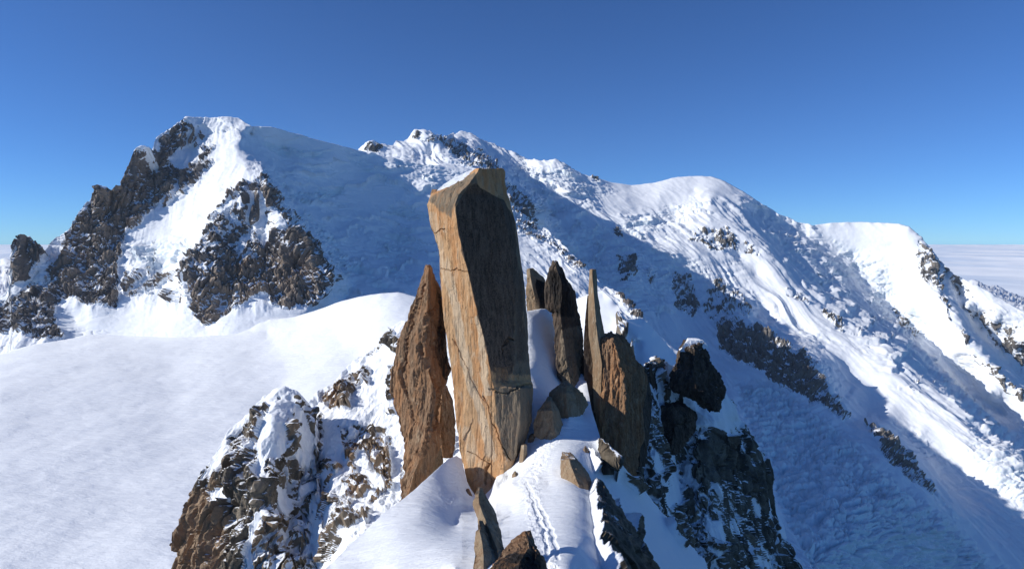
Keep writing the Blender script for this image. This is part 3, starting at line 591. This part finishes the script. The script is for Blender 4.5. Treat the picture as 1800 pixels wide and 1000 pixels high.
# ------------------------------------------------------------------ left buttress
o = relief('rock_buttress',
  top='300 1060 66, 312 1000 66, 322 950 66, 335 910 66, 343 875 66, 352 850 66, 372 812 67, 385 792 68, 402 765 69, 425 740 70, 445 725 70, 462 700 71, 475 690 71, 485 684 71, 500 683 71, 522 688 71, 534 698 71, 545 716 72, 552 760 70, 556 800 68, 560 840 66, 566 900 62, 575 960 59, 590 1060 56',
  bottom='300 1080, 590 1090',
  lines=['485 688 70.5, 480 740 66, 470 800 63.5, 455 860 61, 440 930 59, 430 1000 57', '380 800 67.5, 385 880 63, 385 940 61, 380 1000 59', '330 940 65, 345 1000 62', '530 700 70.8, 540 800 67.5, 550 900 63, 555 1000 59'],
  pts='420 780 67, 430 860 62.5, 510 760 67, 510 850 64.5, 500 930 61, 500 1000 58, 410 900 61.5, 360 900 63.8',
  mat=M_near, S=2.4, step=1.1, seed=6, back=0.2, backdrop=1.0, edge='300 1 350 3.5 470 3.5 490 2 600 2', zs=0.2, slope=1.0, warp=9,
  rock=[(1.0, 8, '300 1060 312 990 345 870 380 800 405 765 435 800 445 860 430 1000 400 1060'), (0.85, 7, '345 830 400 770 440 730 470 700 480 720 460 760 450 830 470 900 440 900 400 850 360 860'),
    (0.62, 6, '536 700 548 720 560 780 566 880 552 880 546 780 534 730'), (0.4, 8, '480 690 530 695 550 760 555 870 530 930 510 880 500 800 490 740'), (0.62, 10, '460 800 500 800 515 860 540 880 560 930 570 1060 440 1060 440 950'), (0.7, 4, '515 690 530 710 525 730 512 715'), (0.75, 5, '440 940 480 930 500 960 490 1030 440 1020'),
    (0.7, 3, '500 730 512 738 508 760 500 755'), (0.6, 8, '500 780 530 800 560 860 540 880 520 840 500 810'), (-0.4, 4, '375 865 400 855 405 875 380 885')],
  warm=[(1.0, 10, '300 1060 312 990 350 860 385 860 400 900 380 1060'), (0.8, 5, '375 820 390 820 390 860 378 850'), (0.6, 10, '440 920 500 900 510 1000 450 1000')], snowamp=0.16, rockamp=0.75, cells=0.9, cz=0.25, gully=0.5, flow=(0.1, -0.3, -1), flowamp=0.24, flowsize=0.9)
tag(o, kind='structure')

# ------------------------------------------------------------------ dark cliff on the right
o = relief('dark_cliff',
  top='1060 780 66, 1090 700 68, 1130 640 72, 1150 625 74, 1175 640 77, 1200 660 79, 1240 670 81, 1270 690 83, 1285 705 84, 1300 735 85, 1315 760 86, 1330 785 86, 1342 810 86, 1350 840 86, 1356 880 85, 1362 920 84, 1378 950 84, 1390 985 83, 1405 1050 82',
  bottom='1060 1060, 1405 1070',
  lines=['1140 640 73, 1145 720 68, 1150 800 65, 1160 900 62', '1200 670 78, 1210 740 75, 1230 760 73, 1250 850 69, 1270 1000 64', '1290 740 84, 1310 850 79, 1340 1000 74', '1180 700 76, 1185 800 72, 1200 900 67, 1220 1000 62', '1250 700 80, 1262 740 76'],
  pts='1100 800 66, 1120 900 61, 1180 1000 58, 1110 1000 55, 1230 800 71',
  mat=M_near, S=2.4, step=1.2, seed=7, back=0.25, backdrop=1.2, edge=2.5, zs=0.25, slope=0.6, warp=9, rock0=0.8,
  rock=[(0.3, 8, '1150 625 1180 640 1190 700 1160 760 1150 700'), (-0.3, 8, '1200 680 1270 690 1296 735 1280 760 1240 745 1200 740'), (1.0, 6, '1215 765 1290 760 1300 800 1280 850 1230 850 1205 800'), (0.55, 5, '1215 855 1290 870 1285 885 1220 875'), (0.1, 8, '1160 780 1180 765 1186 880 1174 900 1165 870'), (0.45, 10, '1240 870 1280 860 1300 930 1270 950 1235 930'),
     (0.2, 8, '1200 800 1215 860 1200 900'), (0.6, 9, '1290 930 1330 960 1350 1000 1300 1000'), (0.5, 6, '1060 760 1090 780 1110 900 1080 860')],
  warm=[(0.0, 20, '1000 600 1420 600 1420 1060 1000 1060')], snowamp=0.16, rockamp=0.75, cells=0.9, cz=0.25, gully=0.5, flow=(0.1, -0.3, -1), flowamp=0.24, flowsize=0.9)
tag(o, kind='structure')

# ------------------------------------------------------------------ snow crest in front of the towers
def steps(V, n, px, py):
    fl = V.reshape(-1, 3); shp = px.shape
    a = paint(px, py, [(1, 22, '985 740 950 800 930 850 945 930 965 1000', 'line'), (0.7, 14, '905 820 930 850', 'line'), (0.4, 8, '772 842 790 815 808 800 812 850 818 880 800 895 782 898 774 870'), (.8, 12, '880 850 940 760', 'line')], 0.0)
    wob = perlin(fl * 0.7 + 5).reshape(shp) * 5
    c, i, g = chunk(fl * 2.6, 9, 1.2); d = (c * 0.30 + 0.10 * fbm(fl * 9, 3)).reshape(shp) * a
    gr = paint(px + wob, py, [(1, 5, '935 870 942 900 955 930 962 960 964 1010', 'line'), (0.7, 5, '925 850 948 890 972 940 982 980', 'line')], 0.0)
    sc = paint(px + wob, py, [(1, 16, '966 815 962 840 972 866 990 890', 'line')], 0.0)
    big = 0.5 * fbm(fl * 0.16 + 2, 3).reshape(shp) + 0.10 * fbm(fl * np.array([0.5, 1.2, 1.2]) + 2, 4, ridged=True).reshape(shp)
    return V + n * (d * 0.42 - 0.06 * gr - 0.0 * sc + big * 0.2)[..., None]
o = relief('snow_ridge',
  top='''555 1060 24, 560 1010 25, 600 975 28, 640 935 32, 670 905 34.5, 700 883 37, 730 860 40, 760 832 43, 788 806 46, 803 800 47.5, 812 806 48, 822 848 46.2, 835 870 45.3, 850 872 45.2, 864 858 45.5, 872 840 47, 884 740 55, 896 640 60, 912 560 63.5, 925 548 64, 950 543 66, 985 545 70, 1005 570 69, 1025 640 63, 1040 720 55, 1055 770 49, 1090 812 46, 1110 835 50, 1135 862 51, 1160 895 52, 1190 925 52, 1215 960 52, 1240 985 52, 1260 1050 50''',
  bottom='555 1080, 1260 1090',
  lines=['880 852 45, 905 822 47, 940 765 50, 960 740 51, 1000 735 51', '1000 765 49, 1010 800 46, 1016 850 41, 1018 900 33, 1016 960 24, 1010 1020 18', '975 800 46, 965 850 41, 960 900 33, 955 950 25, 950 1010 18.5',
   '1050 800 48, 1070 860 45, 1095 920 40, 1130 1000 34'],
  pts='''700 1000 22, 600 1020 22.5, 800 1000 19, 880 1000 17.8, 1000 1010 17.5, 1090 1000 27, 1180 1000 42, 1230 1030 47, 700 940 28.5, 800 920 35, 800 860 43, 800 880 40, 850 900 40, 900 900 36, 850 950 27, 900 850 42.5, 928 700 54, 990 700 58.5, 930 650 57.5, 995 650 62.5, 928 590 61.5, 990 590 67, 1130 940 43, 1170 970 45, 740 900 34''',
  mat=M_nsnow, S=2.2, step=1.0, seed=8, back=0.06, backdrop=1.3, edge='555 0.3 1070 0.3 1100 2.5 1260 3', zs=0.8, slope=0.5, warp=5, extra=steps,
  rock=[(0.8, 4, '1096 826 1110 840 1130 866 1120 872 1100 846'), (0.7, 4, '1165 905 1190 930 1210 965 1195 960 1172 925'), (0.85, 5, '1046 772 1062 778 1092 812 1084 822 1064 812'), (0.8, 4, '1034 850 1052 872 1076 905 1096 935 1130 985 1150 1060 1066 1060 1046 960 1036 900'), (0.7, 3, '1075 870 1082 900 1078 910'), (0.75, 4, '1100 900 1118 940 1130 1000 1110 980'), (0.75, 3, '1030 780 1050 830 1040 830')],
  warm=[(0.1, 10, '1000 800 1200 800 1200 1060 1000 1060')], snowamp=0.05, rockamp=0.45)
tag(o, kind='structure')
# ------------------------------------------------------------------ free standing rocks
def thing(name, loc=(0, 0, 0)):
    o = bpy.data.objects.new(name, None); COL.objects.link(o); o.location = loc; return o
# the great tower
tower = crag('rock_tower', [
  (297, [(834, 50.4), (842, 49.6), (862, 50.6), (886, 51.6)]),
  (302, [(828, 50.4), (840, 49.5), (864, 50.6), (888, 51.8)]),
  (322, [(797, 50.6), (826, 49.0), (868, 50.6), (888, 52.0)]),
  (342, [(758, 50.9), (806, 48.8), (874, 50.6), (891, 52.2)]),
  (360, [(751, 50.9), (800, 48.5), (882, 50.5), (898, 52.2)]),
  (400, [(757, 50.7), (804, 48.3), (890, 50.4), (907, 52.2)]),
  (440, [(770, 50.5), (813, 48.1), (900, 50.4), (913, 52.2)]),
  (500, [(774, 50.3), (828, 48.0), (903, 50.2), (921, 52.2)]),
  (560, [(781, 50.1), (842, 47.9), (900, 50.0), (927, 52.2)]),
  (620, [(790, 49.9), (857, 47.9), (897, 49.4), (929, 52.0)]),
  (668, [(796, 49.7), (864, 47.9), (905, 49.0), (934, 51.5)]),
  (682, [(797, 49.7), (868, 47.9), (915, 48.0), (937, 51.0)]),
  (740, [(802, 49.4), (873, 47.8), (915, 47.7), (936, 50.0)]),
  (800, [(810, 49.0), (884, 47.4), (908, 47.5), (915, 49.0)]),
  (840, [(820, 48.6), (885, 46.8), (893, 47.1), (897, 48.0)]),
  (875, [(832, 47.6), (862, 46.2), (870, 46.4), (874, 47.0)]),
  (930, [(840, 47), (855, 46), (860, 46.2), (864, 46.6)])],
  M_orange, step=0.055, amp=0.15, S=1.3, zs=0.16, ribs=0.07,
  pale=[(0.9, 12, '792 500 805 560 815 620 830 680 850 740 862 800', 'line'), (0.6, 14, '760 380 775 440 790 500', 'line'), (0.6, 20, '820 760 850 860', 'line'), (0.8, 9, '840 560 850 640 858 690', 'line')],
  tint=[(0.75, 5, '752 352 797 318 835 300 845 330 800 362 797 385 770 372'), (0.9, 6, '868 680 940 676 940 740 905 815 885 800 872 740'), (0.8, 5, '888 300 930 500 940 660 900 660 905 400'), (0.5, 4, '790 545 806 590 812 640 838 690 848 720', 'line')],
  groove=[(1, 1.1, '853 700 876 770 895 805', 'line'), (0.8, 0.9, '775 474 800 474 826 478', 'line'), (0.7, 1.1, '822 792 858 812', 'line'), (1.6, 3, '857 812 854 850', 'line'), (0.8, 1.3, '758 412 780 402', 'line'), (0.5, 1.1, '800 600 840 690 858 712', 'line'), (1, 1.6, '882 620 895 595 905 598', 'line'), (0.9, 2.2, '862 684 890 690 915 676 935 676', 'line')], thick=3.6, snow=-1.6, seed=1,
  stain_shade=[(1.0, 3, '801 364 822 330 838 322 845 330 885 352 905 385 909 470 904 560 902 655 880 668 862 650 848 590 832 520 812 440 804 400'), (0.5, 12, '862 640 900 640 905 680 866 682'), (0.6, 14, '900 450 925 480 932 640 900 640'), (0.35, 4, '835 300 885 297 890 350 845 330')])
tag(tower, 'tall leaning orange granite tower with black right face, highest rock of the ridge', 'rock tower')
cap = crag('snow_cap', [(297, [(832, 50.5), (846, 50.4)]), (304, [(816, 50.5), (838, 50.2)]), (314, [(796, 50.5), (822, 50.0)]), (324, [(780, 50.6), (806, 50)]), (335, [(768, 50.8), (786, 50.4)]), (344, [(764, 51.2), (776, 51.1)])],
  M_nsnow, parent=tower, thick=1.2, step=0.12, amp=0.03)
b = crag('block', [(333, [(760, 51.2), (766, 50.9), (772, 51.2)]), (340, [(757, 51.2), (765, 50.8), (773, 51.2)]), (350, [(757, 51.2), (765, 50.8), (775, 51.2)])], M_brown, parent=tower, thick=0.7, step=0.08, amp=0.06, S=0.6)

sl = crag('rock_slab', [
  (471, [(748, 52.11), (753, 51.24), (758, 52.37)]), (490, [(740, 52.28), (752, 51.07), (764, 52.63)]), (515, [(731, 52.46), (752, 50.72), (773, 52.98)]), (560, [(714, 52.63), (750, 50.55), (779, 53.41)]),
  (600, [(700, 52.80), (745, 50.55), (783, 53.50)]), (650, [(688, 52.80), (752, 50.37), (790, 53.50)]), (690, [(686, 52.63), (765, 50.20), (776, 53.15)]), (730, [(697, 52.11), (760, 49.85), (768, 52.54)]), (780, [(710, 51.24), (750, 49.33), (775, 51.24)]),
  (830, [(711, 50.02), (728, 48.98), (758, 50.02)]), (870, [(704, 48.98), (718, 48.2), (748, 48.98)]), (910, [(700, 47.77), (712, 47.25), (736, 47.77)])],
  M_brown, step=0.07, amp=0.30, S=1.1, zs=0.12, ribs=0.22, groove=[(1.2, 5, '778 500 752 560 740 620 770 680 765 740 740 800', 'line'), (1, 4, '745 500 720 580 705 660 730 740', 'line'), (0.8, 4, '760 610 765 560 775 590', 'line')], thick=1.0, snow=-0.9, seed=2, stain_shade=[(0.55, 4, '766 505 780 520 800 640 796 690 776 660 762 610 770 560')], jag=0.3)  # dark patch: shade of the receding right-hand recess painted into the colour
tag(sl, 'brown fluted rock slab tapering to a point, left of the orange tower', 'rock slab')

nd = crag('rock_needle', [
  (474, [(1037, 60.38), (1041, 60.06), (1047, 60.69)]), (485, [(1036, 60.38), (1041, 59.85), (1049, 60.69)]), (520, [(1035, 60.27), (1044, 59.64), (1051, 60.69)]), (560, [(1035, 60.06), (1047, 59.54), (1058, 60.80)]),
  (590, [(1036, 59.96), (1050, 59.33), (1064, 60.90)]), (640, [(1042, 59.75), (1058, 59.01), (1070, 60.38)]), (690, [(1043, 59.43), (1056, 58.80), (1072, 59.85)]), (745, [(1045, 59.01), (1054, 58.38), (1068, 59.22)]), (765, [(1050, 58.80), (1056, 58.38), (1064, 58.80)])],
  M_tan, step=0.08, amp=0.10, S=1.0, zs=0.15, thick=1.0, snow=-1.5, seed=3)
tag(nd, 'slender pale needle of rock standing at the left edge of the fluted brown block', 'rock needle')
nd2 = crag('rock_flake', [
  (520, [(1033, 60.79), (1038, 60.79)]), (545, [(1030, 60.79), (1040, 60.79)]), (600, [(1026, 60.79), (1044, 60.79)]), (660, [(1027, 60.29), (1048, 60.29)]), (720, [(1032, 59.28), (1052, 59.28)]), (750, [(1040, 58.77), (1052, 58.77)])],
  M_dark, step=0.12, amp=0.10, S=1.0, zs=0.2, thick=1.0, snow=-1.5, seed=4)
tag(nd2, 'thin dark flake of rock behind the left side of the pale needle', 'rock flake')
bk = crag('rock_block', [
  (594, [(1058, 60.06), (1075, 59.64), (1098, 61.11)]), (604, [(1054, 59.64), (1080, 58.80), (1106, 61.11)]), (640, [(1056, 59.43), (1090, 58.38), (1124, 61.11)]), (660, [(1055, 59.22), (1095, 58.38), (1139, 61.32)]), (700, [(1053, 58.80), (1100, 58.06), (1134, 60.90)]),
  (760, [(1052, 58.06), (1094, 57.54), (1128, 60.27)]), (800, [(1058, 57.54), (1098, 57.12), (1124, 59.64)]), (850, [(1080, 56.70), (1108, 56.49), (1120, 58.17)]), (885, [(1100, 55.86), (1112, 55.65), (1118, 57.12)])],
  M_brown, step=0.07, amp=0.34, S=1.1, zs=0.2, ribs=0.35, thick=2.6, snow=-0.9, seed=5, jag=0.3)
tag(bk, 'fluted reddish brown rock block right of the pale needle, its foot in shade', 'rock block')

dt = crag('rock_tower', [
  (462, [(973, 62.37), (977, 61.99), (981, 62.56)]), (472, [(966, 62.37), (978, 61.61), (990, 63.13)]), (490, [(960, 62.37), (985, 61.61), (998, 63.13)]), (510, [(957, 62.37), (990, 61.42), (1012, 63.31)]), (541, [(957, 62.37), (985, 61.24), (1016, 63.31)]), (550, [(970, 62.37), (985, 61.24), (1018, 63.31)]), (580, [(974, 61.42), (988, 60.86), (1024, 63.13)]), (620, [(977, 60.67), (992, 60.29), (1027, 62.56)]),
  (660, [(983, 59.72), (1000, 59.53), (1024, 61.42)]), (690, [(996, 58.97), (1006, 58.59), (1018, 60.01)]), (720, [(998, 57.64), (1006, 57.64), (1014, 58.59)])],
  M_dark, step=0.07, amp=0.32, S=1.2, zs=0.3, ribs=0.1, tint=[(1, 6, '986 580 1024 570 1028 660 1004 692 984 665')], stain_shade=[(0.6, 8, '955 470 1000 480 1012 560 975 560')], thick=2.2, snow=-0.75, seed=6, jag=0.4)
tag(dt, 'dark pointed rock tower right of the shaded snow gully, snow patch near its top', 'rock tower')
sm = crag('rock_horn', [
  (474, [(927, 67.4), (931, 67), (938, 67.8)]), (490, [(926, 67.4), (933, 66.8), (957, 68.2)]), (515, [(926, 67.3), (938, 66.8), (964, 68)]), (541, [(926, 67.2), (944, 66.9), (968, 67.6)]), (556, [(930, 67), (944, 66.8), (966, 67.4)])],
  M_tan, step=0.1, amp=0.25, S=1.2, zs=0.5, thick=1.5, snow=-1.2, seed=7, jag=0.2, stain_shade=[(0.9, 4, '940 490 970 500 970 550 950 550 946 520')])
tag(sm, 'small tan rock at the head of the shaded snow gully behind the orange tower', 'rock')

b1 = crag('boulder', [
  (677, [(990, 52.72), (996, 52.53), (1002, 52.92)]), (690, [(966, 52.53), (995, 51.74), (1024, 53.31)]), (712, [(960, 52.14), (996, 51.35), (1034, 53.51)]), (735, [(975, 51.55), (1000, 50.96), (1022, 52.92)]), (755, [(985, 50.96), (1004, 50.37), (1012, 51.55)])],
  M_tan, step=0.06, amp=0.2, S=0.9, zs=0.6, thick=1.8, snow=-0.9, seed=8)
tag(b1, 'pointed grey boulder at the foot of the dark tower, above the snow crest', 'boulder')
b2 = crag('boulder', [
  (704, [(962, 49.99), (968, 49.79), (972, 50.18)]), (722, [(944, 49.79), (970, 49.02), (984, 50.18)]), (745, [(938, 49.60), (972, 48.83), (990, 50.18)]), (765, [(940, 49.21), (975, 48.44), (994, 49.79)]), (778, [(956, 48.83), (965, 48.25), (990, 49.21)])],
  M_tan, step=0.07, amp=0.14, S=0.9, zs=0.6, thick=1.2, snow=-1.2, seed=9)
tag(b2, 'tan grey boulder on top of the snow crest right of the orange tower', 'boulder')
b3 = crag('boulder', [
  (808, [(986, 42.46), (1000, 42.07), (1012, 42.46)]), (825, [(984, 42.27), (1006, 41.30), (1030, 42.46)]), (845, [(986, 41.69), (1014, 40.53), (1040, 41.88)]), (865, [(1002, 40.72), (1022, 39.76), (1042, 40.92)]), (880, [(1018, 39.76), (1028, 39.18), (1040, 39.95)])],
  M_tan, step=0.06, amp=0.14, S=0.9, zs=0.6, thick=1.6, snow=-0.8, seed=10)
tag(b3, 'squat tan boulder poking from the snow crest above the curved wind scoop', 'boulder')
b4 = crag('rock_spike', [
  (869, [(836, 22.50), (841, 22.34), (847, 22.65)]), (885, [(831, 22.34), (842, 22.04), (858, 22.72)]), (910, [(838, 22.04), (852, 21.58), (874, 22.50)]), (940, [(848, 21.28), (864, 20.82), (882, 21.74)]), (965, [(860, 20.52), (874, 20.06), (885, 20.82)]), (990, [(868, 19.61), (878, 19.15), (890, 19.76)]), (1030, [(868, 18.70), (878, 18.24), (892, 18.70)])],
  M_tan, step=0.045, amp=0.09, S=0.6, zs=0.4, thick=0.7, snow=-1.5, seed=11)
tag(b4, 'upright tan rock spike in the snow just below the foot of the orange tower', 'rock spike')
b5 = crag('rock', [
  (934, [(838, 20.52), (843, 20.37), (848, 20.67)]), (955, [(835, 20.22), (848, 19.76), (862, 20.52)]), (980, [(834, 19.46), (850, 19.00), (876, 19.76)]), (1005, [(830, 18.70), (850, 18.24), (880, 19.00)]), (1050, [(826, 17.48), (850, 17.18), (884, 17.78)])],
  M_tan, step=0.045, amp=0.09, S=0.6, zs=0.5, thick=0.8, snow=-1.5, seed=12)
tag(b5, 'tan grey rock leaning on the left side of the upright spike', 'rock')
b6 = crag('rock', [
  (962, [(920, 13.2), (930, 13), (938, 13.3)]), (972, [(900, 13.1), (922, 12.7), (946, 13.2)]), (985, [(880, 12.9), (915, 12.4), (956, 13)]), (1005, [(858, 12.6), (910, 12), (962, 12.7)]), (1060, [(850, 12), (910, 11.4), (970, 12.1)])],
  M_brown, step=0.025, amp=0.10, S=0.4, zs=0.9, thick=0.8, snow=-1.2, seed=13, stain_shade=[(0.6, 20, '860 960 960 960 960 1040 850 1040')])
tag(b6, 'rough dark brown rock at the bottom edge, nearest of all', 'rock')
b7 = crag('rock_dome', [
  (604, [(1208, 72), (1222, 71.6), (1236, 72.2)]), (612, [(1199, 71.8), (1220, 71), (1244, 72.4)]), (636, [(1188, 71.6), (1222, 70.0), (1250, 72.6)]), (665, [(1178, 71.2), (1220, 69.4), (1266, 72.4)]), (684, [(1179, 70.6), (1226, 69.0), (1274, 72)]), (697, [(1200, 70), (1234, 68.8), (1273, 71.6)]), (708, [(1225, 69.6), (1248, 69), (1268, 71)]), (724, [(1250, 69.6), (1256, 69.4), (1264, 70)])],
  M_dark, step=0.08, amp=0.65, S=1.15, zs=0.6, thick=3.0, snow=-0.75, seed=14, jag=0.2)
cap2 = crag('snow_cap', [(598, [(1210, 72), (1236, 72.2)]), (604, [(1203, 71.6), (1242, 72.2)]), (611, [(1199, 71.4), (1222, 70.7), (1247, 72.2)][::2]), (618, [(1196, 71.5), (1215, 71.2)])],
  M_nsnow, parent=b7, thick=1.6, step=0.12, amp=0.08, S=1.0)
tag(b7, 'dark rounded rock with snowy crown at the right end of the ridge', 'rock')
b8 = crag('rock', [
  (716, [(1160, 70), (1180, 69), (1214, 70.5)]), (730, [(1156, 69.8), (1185, 68.4), (1228, 70.6)]), (760, [(1156, 69), (1185, 67.6), (1222, 70)]), (785, [(1160, 68), (1180, 67), (1200, 68.6)]), (800, [(1166, 67.2), (1176, 66.8), (1188, 67.6)])],
  M_dark, step=0.1, amp=0.5, S=1.3, zs=0.5, thick=2.0, snow=-1.2, seed=15)
tag(b8, 'smooth dark overhanging rock between two shaded snow streaks', 'rock')
b9 = crag('rock', [
  (782, [(916, 47.6), (921, 47.4), (926, 47.6)]), (800, [(914, 47.5), (920, 47.2), (927, 47.6)]), (820, [(912, 47), (919, 46.8), (925, 47.1)]), (840, [(912, 46), (918, 46), (924, 46.2)])],
  M_tan, step=0.05, amp=0.06, S=0.6, zs=0.5, thick=0.4, snow=-1.5, seed=16)
tag(b9, 'small upright pale stone in the snow between the orange tower and the tan grey boulder', 'stone')

for rows_, mt, nm, lb, sd_ in (
  ([(682, [(772, 56), (778, 55.6), (786, 56.4)]), (705, [(760, 56), (776, 55.2), (796, 56.4)]), (745, [(752, 55.6), (772, 54.8), (800, 56)]), (780, [(756, 54.8), (776, 54.2), (800, 55.4)]), (805, [(770, 54.2), (780, 54), (796, 54.6)])],
    M_brown, 'rock_block', 'brown rock wedged low between the brown slab and the orange tower', 24),
  ([(766, [(744, 52.6), (750, 52.2), (760, 53)]), (790, [(736, 52.2), (752, 51.4), (776, 52.8)]), (825, [(732, 51.4), (756, 50.6), (780, 52)]), (860, [(736, 50.4), (750, 50), (768, 51)])],
    M_tan, 'rock', 'grey rock half buried in snow at the right foot of the brown slab', 25),
  ([(628, [(1022, 62), (1027, 61.6), (1034, 62.4)]), (660, [(1016, 61.6), (1028, 60.8), (1044, 62)]), (700, [(1012, 60), (1028, 59.2), (1046, 60.6)]), (745, [(1018, 57.6), (1030, 57), (1046, 58)]), (775, [(1030, 56), (1036, 55.6), (1044, 56.4)])],
    M_dark, 'rock_slab', 'dark broken slab filling the gap between dark tower and pale needle', 26),
  ([(628, [(1088, 66), (1098, 65.4), (1110, 66.4)]), (650, [(1086, 65.6), (1104, 64.8), (1140, 66.4)]), (700, [(1100, 64.6), (1124, 63.8), (1146, 65.6)]), (760, [(1106, 63), (1126, 62.4), (1142, 64)]), (820, [(1110, 61.6), (1124, 61.2), (1134, 62.2)])],
    M_dark, 'rock_slab', 'dark slab behind the right side of the fluted brown block', 27),
  ([(640, [(1134, 72), (1140, 71.6), (1150, 72.4)]), (670, [(1130, 71.6), (1144, 70.8), (1160, 72.6)]), (720, [(1132, 70.6), (1146, 69.8), (1160, 71.8)]), (770, [(1140, 69.6), (1150, 69), (1158, 70.6)]), (800, [(1146, 69), (1150, 68.8), (1156, 69.6)])],
    M_dark, 'rock_slab', 'narrow dark slab standing between the fluted brown block and the shaded snow streak', 21),
  ([(812, [(671, 66), (675, 65.8), (679, 66.2)]), (822, [(667, 65), (677, 64.6), (686, 65.6)]), (850, [(668, 63), (677, 62.6), (687, 63.8)]), (868, [(671, 62), (675, 61.8), (682, 62.4)])],
    M_tan, 'rock_spike', 'short tan rock standing in the bright snow below the brown slab', 23)):
    c_ = crag(nm, rows_, mt, step=0.1, amp=0.22, S=1.0, zs=0.3, thick=1.2, snow=-0.9, seed=sd_)
    tag(c_, lb, 'rock')

# stones broken off the towers, half sunk in the snow round their feet
stones = [(936, 772, 49.6, 9, 'M_tan', 'palest, closest to the right foot of the orange tower'), (1028, 792, 47.6, 8, 'M_tan', 'pale, on the crest above the squat tan boulder'),
  (822, 868, 44.6, 8, 'M_brown', 'brown, against the left foot of the orange tower'),
  (906, 836, 44.8, 7, 'M_tan', 'tan, where the orange tower meets the snow on its right'), (1068, 820, 46.4, 12, 'M_dark', 'dark, on the shaded slope under the fluted block')]
for k, (x, y, Y, r, mn, ds) in enumerate(stones):
    h = r * 0.8
    s_ = crag('stone', [(y - h, [(x - r * .4, Y + .1), (x, Y - .05), (x + r * .35, Y + .1)]), (y - h * .3, [(x - r * .9, Y), (x - r * .1, Y - .3), (x + r * .8, Y)]), (y + h * .4, [(x - r, Y - .1), (x + r * .1, Y - .45), (x + r, Y - .1)]), (y + h * 1.5, [(x - r * .8, Y - .2), (x, Y - .5), (x + r * .9, Y - .2)])],
        globals()[mn], step=0.05, amp=0.13, S=0.5, zs=0.8, thick=r * 0.05, snow=-1.1, seed=50 + k)
    tag(s_, 'small stone in the snow, ' + ds, 'stone', 'small stones on the snow crest')
# ------------------------------------------------------------------ thin mountain air
lo = [1e9] * 3; hi = [-1e9] * 3
for o_ in list(C.objects):
    if o_.type != 'MESH' or o_.name.startswith(('cloud_sea', 'distant_mountain')): continue
    co = np.empty(len(o_.data.vertices) * 3, np.float32); o_.data.vertices.foreach_get('co', co); co = co.reshape(-1, 3)
    for k in range(3): lo[k] = min(lo[k], co[:, k].min()); hi[k] = max(hi[k], co[:, k].max())
lo[1] = min(lo[1], -30); lo = [v - 1 for v in lo]; hi = [v + 2 for v in hi]
hv = [(x, y, z) for x in (lo[0], hi[0]) for y in (lo[1], hi[1]) for z in (lo[2], hi[2])]
hm = bpy.data.materials.new('air'); hm.use_nodes = True; nt = hm.node_tree; nt.nodes.clear()
out = nt.nodes.new('ShaderNodeOutputMaterial'); pv = nt.nodes.new('ShaderNodeVolumePrincipled'); nt.links.new(pv.outputs[0], out.inputs['Volume'])
pv.inputs['Color'].default_value = (0.62, 0.78, 1.0, 1); pv.inputs['Density'].default_value = 1.8e-5; pv.inputs['Anisotropy'].default_value = 0.2
hz = make_mesh('haze', np.array(hv), [(0, 1, 3, 2), (4, 6, 7, 5), (0, 4, 5, 1), (2, 3, 7, 6), (0, 2, 6, 4), (1, 5, 7, 3)], {}, hm, smooth=False)
tag(hz, kind='stuff'); print('haze', lo, hi)
